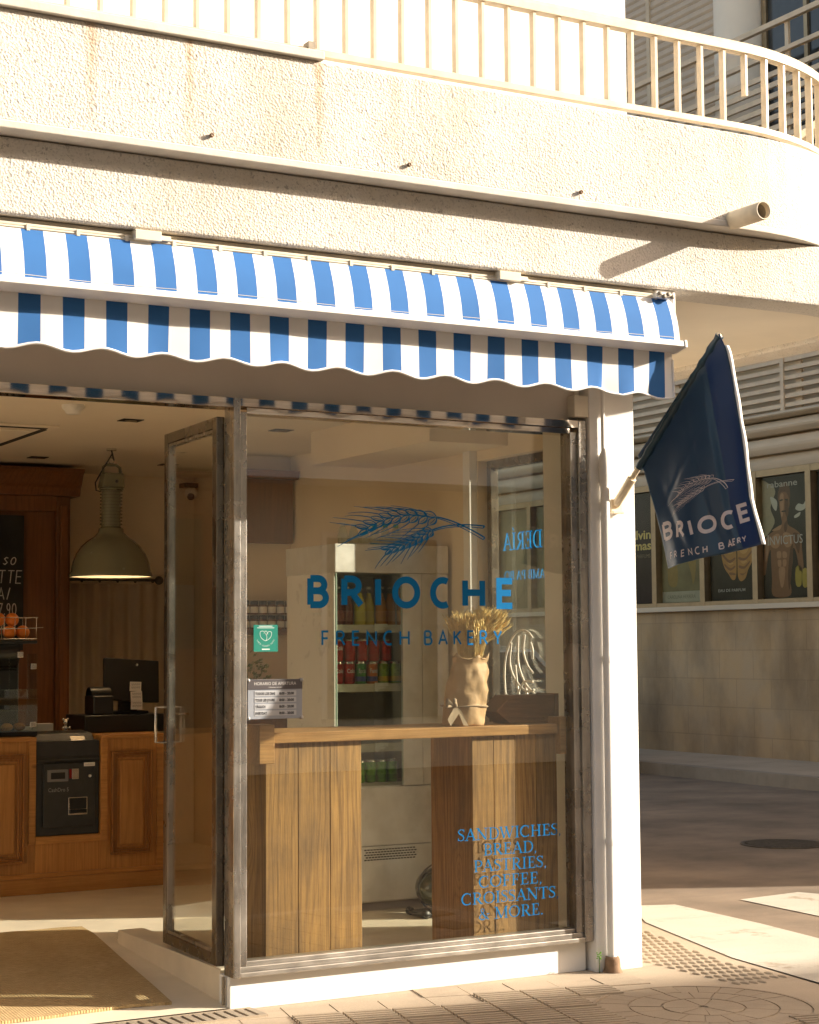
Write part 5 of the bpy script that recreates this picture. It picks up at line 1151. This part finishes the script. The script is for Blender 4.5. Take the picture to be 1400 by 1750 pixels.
MB().box(-.85, .12, 2.50, 3.50, 2.588, 2.5995).build('panel', M['ceiling'], ac, bevel=.004)
mb = MB(); mb.box(-.8, .07, 2.54, 2.575, 2.585, 2.5885); mb.box(.05, .085, 2.60, 3.44, 2.585, 2.5885); mb.box(-.8, .07, 3.42, 3.45, 2.585, 2.5885); mb.build('air_slot', M['black_matt'], ac)
mb = MB(); mb.box(-.75, .0, 2.64, 3.36, 2.575, 2.588); mb.build('grille', M['ceiling'], ac, bevel=.01)
sc_ = thing('security_camera', 'small white security camera high on the back wall', 'security camera', (1.85, 4.9, 2.52))
mb = MB(); mb.box(1.79, 1.89, 4.85, 4.95, 2.53, 2.56); mb.build('mount', M['black'], sc_)
mb = MB(); mb.sphere((1.85, 4.88, 2.49), .045, 12); mb.build('dome', M['white_gloss'], sc_)
mb = MB(); mb.sphere((1.835, 4.85, 2.465), .026, 10); mb.build('lens', M['black'], sc_)
# curtain on the back wall
CU = thing('curtain', 'long beige linen curtain on the back wall below the rod', 'curtain', (1.3, 4.85, .1))
mb = MB(); mb.smooth = True; NX = 120
def cfn(i, j):
    x = .86+.84*i/NX; y = 4.88+.022*math.sin(i*.42)+.014*math.sin(i*.19+1)
    return (x, y, 1.86-1.76*j/4)
mb.add([cfn(i, j) for i in range(NX+1) for j in range(5)], [(i*5+j, i*5+j+1, i*5+j+6, i*5+j+5) for i in range(NX) for j in range(4)])
o = mb.build('cloth', M['curtain'], CU, fix=False); cr_ = thing('curtain_rod', 'dark curtain rod with ball finial behind the pendant lamp', 'curtain rod', (1.2, 4.84, 1.9))
mb = MB(); mb.tube([(.86, 4.84, 1.885), (1.58, 4.84, 1.885)], .009, 8); mb.build('rod', M['iron'], cr_)
for x in (.86, 1.60): MB().sphere((x, 4.84, 1.885), .030, 10).build('finial', M['iron'], cr_)
for k in range(6): MB().lathe([(.014, -.004), (.014, .004)], (.93+k*.125, 4.84, 1.880), 12, 'X').build('ring', M['iron'], cr_)
MB().box(.86, 1.89, 4.925, 4.949, 1.93, 2.06).build('wall_rail', M['interior'], None, loc=(1.7, 4.94, 2.0)); tag(bpy.data.objects['wall_rail'], 'plain painted rail along the back wall above the curtain', 'rail')
# sideboard with plant, jars shelf on the partition
SBd = thing('sideboard', 'dark wooden sideboard by the partition wall behind the window', 'sideboard', (1.9, 3.4, .1))
mb = MB(); mb.box(1.42, 1.88, 3.0, 3.39, .1, 1.06); mb.build('body', M['dark_wood'], SBd); MB().box(1.40, 1.89, 2.98, 3.395, 1.06, 1.09).build('top', M['pine_x'], SBd, bevel=.003)
PL = thing('potted_plant', 'small bushy yellow-green potted plant on the sideboard', 'plant', (1.50, 3.2, 1.09))
mb = MB(); mb.lathe([(.045, 1.09), (.06, 1.17), (.055, 1.17)], (1.50, 3.2, 0), 16); mb.build('pot', M['paper'], PL)
mb = MB(); rr_ = random.Random(8)
for k in range(260):
    a, q = rr_.uniform(0, 6.283), math.sqrt(rr_.random()); h_ = rr_.random()
    c_ = Vector((1.50+.15*q*math.cos(a), 3.2+.11*q*math.sin(a), 1.18+.20*h_*(1.1-.6*q*q)))
    d_ = Vector((math.cos(a), math.sin(a), rr_.uniform(.1, 1.2))).normalized()*rr_.uniform(.02, .04); n_ = d_.orthogonal().normalized()*.009
    mb.add([c_, c_+d_*.5+n_, c_+d_, c_+d_*.5-n_], [(0, 1, 2, 3)])
mb.build('foliage', M['plant'], PL, fix=False)
JS = thing('jar_shelf', 'dark wooden wall shelf unit holding two rows of jars', 'shelf', (1.8, 3.5, 1.5))
mb = MB(); mb.box(1.46, 1.89, 3.26, 3.398, 1.50, 1.535); mb.build('board', M['dark_wood'], JS, bevel=.002)
mb = MB(); mb.box(1.475, 1.88, 3.32, 3.398, 2.06, 2.45); mb.prism([(3.398, 2.45), (3.27, 2.45), (3.25, 2.50), (3.398, 2.50)], 1.46, 1.895, 'X'); mb.build('hood', M['dark_wood'], JS, bevel=.004)
jar_proto = None
jb_m = plain('jam_dark', (.10, .03, .015), .15, var=.1)
for row in range(2):
    for i in range(7):
        x, y, z = 1.495+i*.058, 3.31, 1.536+row*.088
        lb_ = 'black-lidded jam jar in the %s row, %s of seven' % (('lower', 'upper')[row], ORD[i])
        if jar_proto is None:
            j_ = thing('jar', lb_, 'jar', (x, y, z), 'jars on the dark wall shelf'); jar_proto = j_
            MB().lathe([(.001, z), (.025, z), (.026, z+.004), (.026, z+.055), (.023, z+.062)], (x, y, 0), 14).build('body', jb_m, j_)
            MB().lathe([(.0265, z+.010), (.0265, z+.048)], (x, y, 0), 14, a0=R(190), a1=R(350)).build('label', M['paper'], j_)
            MB().lathe([(.025, z+.062), (.025, z+.084), (.001, z+.084)], (x, y, 0), 14).build('lid', M['black'], j_)
        else:
            j_ = copy_tree(jar_proto); j_.location = (x, y, z); j_['label'] = lb_
# inner door at the back, rug
ID = thing('inner_door', 'plain cream inner door with lever handle at the back', 'door', (2.2, 4.93, .1))
MB().box(1.68, 1.89, 4.915, 4.948, .1, 1.86).build('leaf', M['white_gloss'], ID, bevel=.003)
mb = MB(); mb.tube([(1.74, 4.915, .98), (1.74, 4.87, .98), (1.83, 4.87, .98)], .009, 8); mb.build('handle', M['chrome'], ID)
mb = MB(); NX, NY = 40, 60
def rug_fn(u, v_):
    xr = -.185+.165*v_; x = -1.55+(xr+1.55)*u; y = .13+.02*math.sin(u*9)+1.55*v_+.03*(1-u)
    return (x, y, .012+.088*min(1, y/1.45)+.013+.0012*math.sin(u*37+v_*11))
mb.add([rug_fn(i/NX, j/NY) for i in range(NX+1) for j in range(NY+1)], [(i*(NY+1)+j, (i+1)*(NY+1)+j, (i+1)*(NY+1)+j+1, i*(NY+1)+j+1) for i in range(NX) for j in range(NY)])
rg = mb.build('rug', M['jute'], None, loc=(-.9, .9, .06), fix=False); sol = rg.modifiers.new('thickness', 'SOLIDIFY'); sol.thickness = .012; sol.offset = -1; tag(rg, 'woven jute rug with fringe lying in the doorway', 'rug')
mb = MB()
for k in range(110):
    p = Vector(rug_fn(k/110, 1)); mb.tube([p+Vector((0, 0, -.004)), p+Vector((random.uniform(-.006, .006), .018, -.008)), p+Vector((random.uniform(-.012, .012), .036, -.011))], .003, 4)
mb.build('fringe', M['jute'], rg)
# ================================================================== ACROSS THE SIDE STREET
Cb = thing('side_street_building', 'beige stone building across the side street with display windows and louvres', 'building', (11, 8, 0))
def cpart(name, mat, f, **k):
    mb = MB(); f(mb); return mb.build(name, mat, Cb, **k)
YC, YE = -1.4, 40
cpart('wall', M['stone'], lambda m: m.box(11.0, 22, YC, YE, 0, 1.84))
cpart('wall', M['cornice'], lambda m: (m.box(11.45, 22, YC, YE, 1.84, 3.5), m.box(11.0, 11.45, YC, 6.9, 1.84, 3.5), m.box(11.0, 22, YC, YE, 3.5, 4.1), m.box(11.35, 22, YC, YE, 4.1, 4.85), m.box(11.0, 22, YC, YE, 4.85, 12.2)))
def corn(m):
    for (z0, z1, d_) in ((3.46, 3.60, .06), (3.62, 3.80, .16), (3.83, 3.98, .24), (4.0, 4.08, .30)):
        n = 6; P = [(11.0, z0)]+[(11.0-d_*(.75+.25*math.sin(math.pi*i/n)), z0+(z1-z0)*i/n) for i in range(n+1)]+[(11.0, z1)]
        m.prism(P, YC, YE, 'Y')
# prism axis 'Y' maps (u,v) to (x,z)
cpart('cornice', M['cornice'], corn)
def lou(m):
    for k in range(6): m.box(10.93, 10.99, YC, YE, 4.14+k*.105, 4.19+k*.105)
    for y in (6.4, 8.95, 11.2, 13.6, 16): m.box(10.99, 11.02, y-.05, y+.05, 4.1, 4.8)
    for y in (9.15,): m.box(10.91, 10.93, y-.03, y+.03, 3.98, 4.74)
cpart('louver_screen', M['louver'], lou)
cpart('sill', M['cornice'], lambda m: m.box(10.93, 11.45, 6.9, YE, 1.842, 1.90))
def wf(m):
    for y in (6.95, 7.85, 8.80, 9.74, 10.72, 11.68, 12.65, 13.6, 14.56, 15.5, 16.5, 17.5, 18.5): m.box(10.952, 11.063, y-.045, y+.045, 1.903, 3.457)
    m.box(10.955, 11.06, 6.9, 18.6, 1.90, 1.95); m.box(10.955, 11.06, 6.9, 18.6, 3.38, 3.458)
cpart('window_frame', M['bronze'], wf)
cpart('display_glass', M['glass_display'], lambda m: m.box(11.01, 11.02, 6.95, 18.5, 1.95, 3.38))
cpart('upper_balcony', M['cornice'], lambda m: (m.box(10.4, 11.0, 2, YE, 6.2, 6.5)))
def ub(m):
    for k in range(11): m.box(10.40, 10.44, 2, YE, 6.55+k*.125, 6.61+k*.125)
    m.box(10.39, 10.45, 2, YE, 8.03, 8.08); m.box(10.39, 10.45, 2, YE, 8.37, 8.43)
    for y in (3, 5, 7, 8.4, 10, 12, 14): m.box(10.44, 10.47, y-.03, y+.03, 6.5, 8.4)
cpart('balcony_louvers', M['louver'], ub)
def shut(m):
    for k in range(34): m.prism([(10.965, 6.5+k*.1), (10.95, 6.53+k*.1), (10.95, 6.58+k*.1), (10.965, 6.598+k*.1), (10.999, 6.598+k*.1), (10.999, 6.5+k*.1)], 10.15, 13.2, 'Y')
cpart('roller_shutter', M['shutter'], shut)
cpart('shutter_guide', M['cornice'], lambda m: (m.box(10.93, 10.999, 10.08, 10.15, 6.5, 9.95), m.box(10.93, 10.999, 11.55, 11.62, 6.5, 9.9)))
mb = MB(); mb.lathe([(.34, 6.5), (.34, 12)], (10.95, 9.75, 0), 28); mb.build('column', M['soffit'], Cb)
uw = cpart('upper_window', M['bronze'], lambda m: (m.box(10.93, 10.999, 9.30, 9.38, 6.5, 9.9), m.box(10.93, 10.999, 7.6, 7.68, 6.5, 9.9), m.box(10.93, 10.999, 8.6, 8.66, 6.5, 9.9), m.box(10.93, 10.999, 7.68, 9.3, 9.8, 9.9)))
mb = MB(); mb.box(10.96, 10.99, 7.68, 9.3, 6.5, 9.8); mb.build('pane', M['darkglass'], uw)
# posters
def poster(y0_, y1_, label, base, cat='poster'):
    y0_ += .05; y1_ += .05
    p = thing('poster', label, cat, (11.12, (y0_+y1_)/2, 1.95), 'advertising posters in the display windows')
    MB().box(11.05, 11.06, y0_, y1_, 1.96, 3.37).build('print', base, p)
    # local coords: u runs to the right as seen from the street (towards -y), v up
    return p, (lambda u, v_, l: (11.0492-l, y1_-u*(y1_-y0_), 1.96+v_*1.41))
def blob(mb, P, fn, l, n=5):
    Q = []
    N = len(P)
    for i in range(N):
        a, b_, c_, d_ = P[i-1], P[i], P[(i+1) % N], P[(i+2) % N]
        for k in range(n):
            t = k/n; Q.append(tuple(.5*((2*b_[j])+(-a[j]+c_[j])*t+(2*a[j]-5*b_[j]+4*c_[j]-d_[j])*t*t+(-a[j]+3*b_[j]-3*c_[j]+d_[j])*t**3) for j in range(2)))
    mb.add([fn(x, y, l) for x, y in Q], [tuple(range(len(Q)))])
bgd = plain('poster_dark', (.030, .028, .022), .6, var=.5, scale=2, spec=.06)
bgp = plain('poster_plum', (.020, .012, .018), .6, var=.4, scale=2, spec=.06)
bgo = plain('poster_olive', (.20, .17, .085), .6, var=.35, scale=2, spec=.06)
skin = [flat('skin_%d' % i, c_) for i, c_ in enumerate(((.33, .185, .10), (.20, .10, .05), (.10, .05, .026), (.45, .27, .16)))]
# man poster
p, fn = poster(8.86, 9.68, 'dark poster of a bare-chested man with pale lettering', bgd)
mb = MB(); blob(mb, [(.02, .52), (.30, .62), (.22, .75), (.33, .88), (.20, .95), (.0, .95)], fn, .0002); mb.build('backdrop', flat('poster_beige', (.30, .26, .16)), p)
fg = MB(); blob(fg, [(.40, .86), (.41, .74), (.44, .66), (.44, .60), (.24, .545), (.10, .50), (.06, .36), (.02, .22), (.08, .20), (.14, .33), (.20, .40), (.21, .28), (.22, .16), (.24, .02), (.60, .02), (.60, .16), (.66, .28), (.68, .40), (.74, .36), (.80, .22), (.88, .24), (.86, .38), (.84, .50), (.74, .55), (.58, .60), (.57, .68), (.62, .76), (.60, .86), (.50, .90)], fn, .0004); fig = fg.build('figure', skin[1], p)
mb = MB()
for P in ([(.22, .50), (.38, .53), (.42, .46), (.34, .41), (.22, .43)], [(.48, .53), (.62, .52), (.66, .44), (.56, .41), (.48, .45)], [(.34, .38), (.42, .38), (.42, .33), (.34, .33)], [(.46, .38), (.54, .37), (.54, .33), (.46, .33)], [(.35, .31), (.42, .31), (.42, .26), (.36, .26)], [(.46, .31), (.53, .31), (.52, .26), (.46, .26)], [(.37, .24), (.50, .24), (.46, .10), (.40, .10)], [(.43, .84), (.50, .85), (.50, .74), (.46, .66), (.43, .72)], [(.10, .48), (.18, .50), (.16, .40), (.09, .30)], [(.24, .56), (.44, .60), (.40, .56)]): blob(mb, P, fn, .0007)
mb.build('highlight', skin[0], fig)
mb = MB()
for P in ([(.38, .86), (.39, .80), (.44, .865), (.56, .86), (.63, .80), (.64, .88), (.58, .935), (.46, .94)], [(.54, .80), (.60, .80), (.60, .70), (.56, .66), (.52, .72)], [(.62, .40), (.68, .42), (.64, .22), (.58, .06), (.56, .20)], [(.68, .52), (.82, .50), (.80, .36), (.74, .40)], [(.50, .60), (.57, .63), (.56, .56), (.51, .54)]): blob(mb, P, fn, .0008)
mb.build('shade_print', skin[2], fig)
mb = MB()
for P in ([(.42, .805), (.48, .81), (.48, .80), (.42, .795)], [(.53, .81), (.58, .805), (.58, .795), (.53, .80)], [(.46, .715), (.54, .715), (.54, .705), (.46, .705)]): blob(mb, P, fn, .001)
mb.build('face_print', bgd, fig)
mb = MB()
blob(mb, [(.74, .72), (.80, .76), (.90, .75), (.96, .78), (.95, .72), (.84, .70)], fn, .0004); blob(mb, [(.72, .665), (.84, .69), (.82, .66), (.73, .645)], fn, .0004); blob(mb, [(.22, .84), (.36, .80), (.34, .72), (.26, .76)], fn, .0003)
mb.build('splash', flat('poster_pale', (.42, .40, .33)), p)
mb = MB(); blob(mb, [(.72, .10), (.83, .10), (.83, .24), (.72, .24)], fn, .0004, 3); blob(mb, [(.86, .09), (.96, .09), (.96, .22), (.86, .22)], fn, .0004, 3); mb.build('bottle_print', flat('poster_gold', (.34, .26, .05)), p)
mb = MB(); gfn = lambda x, y, l: fn(x/.82, y/1.41, .0014+l)
font_text(mb, 'rabanne', .12, 1.29, .075, gfn, 'LEFT', .001, .52); serif_text(mb, 'I', .13, .62, .115, gfn, .05)
font_text(mb, 'INVICTUS', .11, .62, .105, gfn, 'LEFT', 0, .60); mb.build('lettering', flat('poster_grey', (.38, .36, .32)), p)
# hands poster
p, fn = poster(9.80, 10.66, 'dark poster with two cupped hands, partly behind the flag', bgd)
fg = MB(); blob(fg, [(.34, .95), (.30, .70), (.28, .50), (.30, .36), (.36, .27), (.44, .22), (.52, .17), (.60, .20), (.615, .40), (.60, .70), (.62, .95)], fn, .0003); blob(fg, [(.66, .95), (.64, .60), (.635, .34), (.64, .20), (.70, .155), (.80, .18), (.86, .25), (.95, .33), (.98, .50), (.96, .75), (.97, .95)], fn, .0003); fg = fg.build('figure', flat('hand_warm', (.36, .19, .06)), p)
mb = MB()
for P in ([(.32, .40), (.46, .34), (.58, .36), (.58, .34), (.46, .315), (.33, .37)], [(.36, .31), (.48, .27), (.58, .29), (.58, .275), (.48, .25), (.37, .285)], [(.46, .235), (.58, .225), (.58, .21), (.47, .215)], [(.67, .36), (.80, .35), (.94, .41), (.94, .39), (.80, .33), (.67, .34)], [(.67, .29), (.78, .28), (.89, .32), (.89, .305), (.78, .26), (.67, .27)], [(.68, .22), (.78, .22), (.82, .24), (.81, .225), (.74, .205)], [(.30, .66), (.44, .58), (.45, .46), (.40, .58), (.30, .62)], [(.96, .66), (.86, .58), (.83, .46), (.85, .60), (.95, .70)]): blob(mb, P, fn, .0007)
mb.build('shade_print', skin[1], fg)
mb = MB()
for P in ([(.36, .50), (.50, .48), (.56, .42), (.48, .39), (.36, .43)], [(.70, .48), (.82, .49), (.90, .46), (.82, .39), (.70, .40)], [(.40, .345), (.5, .325), (.55, .31), (.46, .30)], [(.70, .325), (.80, .33), (.84, .32), (.76, .30)]): blob(mb, P, fn, .0006)
mb.build('highlight', flat('hand_light', (.46, .26, .09)), fg)
mb = MB(); gfn = lambda x, y, l: fn(x/.86, y/1.41, .0012+l)
mb.add([gfn(.62, 0.0, 0), gfn(.68, 0, 0), gfn(.68, .5, 0), gfn(.62, .5, 0)], [(0, 1, 2, 3)]) if 0 else None
font_text(mb, 'DOLCE&GABBANA', .43, .10, .035, gfn, 'CENTER', .0006, .50) if 0 else font_text(mb, 'EAU DE PARFUM', .43, .10, .035, gfn, 'CENTER', .0006, .50)
mb.build('lettering', flat('poster_grey', (.38, .36, .32)), p)
# perfume poster
p, fn = poster(10.78, 11.62, 'olive perfume poster with a pale caption strip below the flag', bgo)
mb = MB(); mb.add([fn(0, .0, .0003), fn(1, .0, .0003), fn(1, .095, .0003), fn(0, .095, .0003)], [(0, 1, 2, 3)]); mb.build('caption', flat('caption_strip', (.36, .34, .25)), p)
mb = MB(); blob(mb, [(.20, .16), (.40, .15), (.40, .34), (.20, .34)], fn, .0003, 3); blob(mb, [(.66, .40), (.86, .50), (.84, .26), (.78, .15), (.74, .24)], fn, .0003); mb.build('bottle_print', flat('poster_amber', (.26, .18, .06)), p)
mb = MB(); gfn = lambda x, y, l: fn(x/.84, y/1.41, .0012+l); font_text(mb, 'CAROLINA HERRERA', .42, .045, .045, gfn, 'CENTER', .0004, .56); mb.build('lettering', flat('caption_ink', (.20, .18, .12)), p)
# plum poster
p, fn = poster(11.74, 12.60, 'plum-coloured poster with yellow lettering beside the white column', bgp)
mb = MB(); gfn = lambda x, y, l: fn(x/.86, y/1.41, .0012+l); serif_dummy = None
font_text(mb, 'alvin', .80, .83, .115, gfn, 'RIGHT', .004, .42); font_text(mb, 'mas', .80, .69, .115, gfn, 'RIGHT', .004, .36); mb.build('lettering', flat('poster_yellow', (.55, .42, .14)), p)
mb = MB(); font_text(mb, 'PARFUMS', .78, .585, .05, gfn, 'RIGHT', 0, .30); mb.build('lettering', flat('caption_ink2', (.17, .13, .08)), p)
for i, (a, b_, mt_, lb_) in enumerate(((7.90, 8.74, bgd, 'dark poster at the right edge of the display windows'), (12.72, 13.54, bgo, 'olive poster hidden mostly by the white column'), (13.66, 14.50, bgo, 'olive poster seen through the side window, nearer pane'), (14.62, 15.44, bgo, 'olive poster seen through the side window, farther pane'), (15.56, 16.44, bgd, 'dark poster far along the display windows'))):
    p, fn = poster(a, b_, lb_, mt_)
    mb = MB(); blob(mb, [(.2, .1), (.7, .15), (.8, .5), (.6, .8), (.3, .7)], fn, .0003); mb.build('shape_print', flat('poster_soft_%d' % i, ((.16, .13, .07), (.24, .20, .10), (.30, .26, .13), (.26, .22, .11), (.14, .10, .06))[i]), p)
# parked car in the side street, seen through the side window
CAR = thing('parked_car', 'dark grey parked hatchback seen through the side window', 'car', (8.2, 12.0, 0))
def cprof(m, P, x0_, x1_): m.prism(P, x0_, x1_, 'X')
CYo = 11.9
def Y(v_): return CYo+v_
bodyP = [(-2.0, .32), (-2.05, .62), (-1.95, .78), (-1.05, .92), (1.45, .95), (1.98, .88), (2.05, .55), (1.98, .30)]
cabP = [(-1.05, .90), (-.35, 1.38), (.55, 1.45), (1.35, 1.36), (1.78, .93)]
mb = MB(); mb.prism([(Y(a), b_) for a, b_ in bodyP], 7.55, 9.25, 'X'); mb.build('body', plain('car_paint', (.045, .055, .075), .25, metal=.3, var=.05, coat=.6), CAR, bevel=.05, seg=3)
mb = MB(); mb.prism([(Y(a), b_) for a, b_ in cabP], 7.70, 9.10, 'X'); mb.build('cabin', plain('car_roof', (.50, .50, .48), .25, var=.04, coat=.5), CAR, bevel=.06, seg=3)
for x in (7.693, 9.107):
    for P in ([(-.85, .96), (-.30, 1.32), (.25, 1.37), (.25, .96)], [(.33, .96), (.33, 1.37), (.60, 1.38), (1.25, 1.31), (1.52, .96)]):
        MB().prism([(Y(a), b_) for a, b_ in P], x-.006, x+.006, 'X').build('side_window', M['darkglass'], CAR)
MB().add([(7.80, Y(-1.065), .93), (9.0, Y(-1.065), .93), (8.95, Y(-.42), 1.355), (7.85, Y(-.42), 1.355)], [(0, 1, 2, 3)]).build('windscreen', M['darkglass'], CAR)
for x in (7.60, 9.20):
    for v_ in (-1.3, 1.28):
        wl = MB().lathe([(.20, -.09), (.31, -.09), (.32, -.05), (.32, .05), (.31, .09), (.20, .09)], (x, Y(v_), .31), 28, 'X').build('tyre', M['black_matt'], CAR)
        MB().lathe([(.001, -.07), (.20, -.08), (.20, .08), (.001, .07)], (x, Y(v_), .31), 20, 'X').build('rim', M['chrome'], wl)
for x in (7.75, 9.05): MB().sphere((x, Y(-2.0), .70), .09, 8, (1.3, .4, .7)).build('headlight', M['white_gloss'], CAR)
MB().box(8.0, 8.8, Y(-2.07), Y(-2.05), .40, .52).build('number_plate', M['paper'], CAR)
# ================================================================== OPPOSITE SIDE OF THE MAIN STREET (seen mirrored in the glass)
OB = thing('opposite_building', 'long cream building on the other side of the street, mirrored in the glass', 'building', (10, -12.5, 0))
OH = (12-.40)*abs(SUN.z/SUN.y)                        # its roof line ends the shade on the pavement
MB().box(-40, 75, -24, -12.0, 0, OH).build('wall', M['oppwall'], OB)
mb = MB()
for fl_ in range(2): mb.box(-40, 75, -12.0, -11.2, 3.3+fl_*3.1, 3.5+fl_*3.1)
mb.build('balcony_slab', M['white'], OB)
mb = MB()
for fl_ in range(2): mb.box(-40, 75, -11.25, -11.2, 3.5+fl_*3.1, 4.4+fl_*3.1)
mb.build('balcony_front', M['soffit'], OB)
for i in range(16):
    x = -14+i*3.4
    for fl_ in range(3):
        fr = MB(); z = .6+fl_*3.1; fr.box(x, x+.06, -11.995, -11.95, z, z+2.1); fr.box(x+1.54, x+1.6, -11.995, -11.95, z, z+2.1); fr.box(x, x+1.6, -11.995, -11.95, z+2.1, z+2.16); fr = fr.build('window', M['white'], OB)
        MB().box(x+.06, x+1.54, -11.995, -11.97, z, z+2.1).build('pane', M['darkglass'], fr)
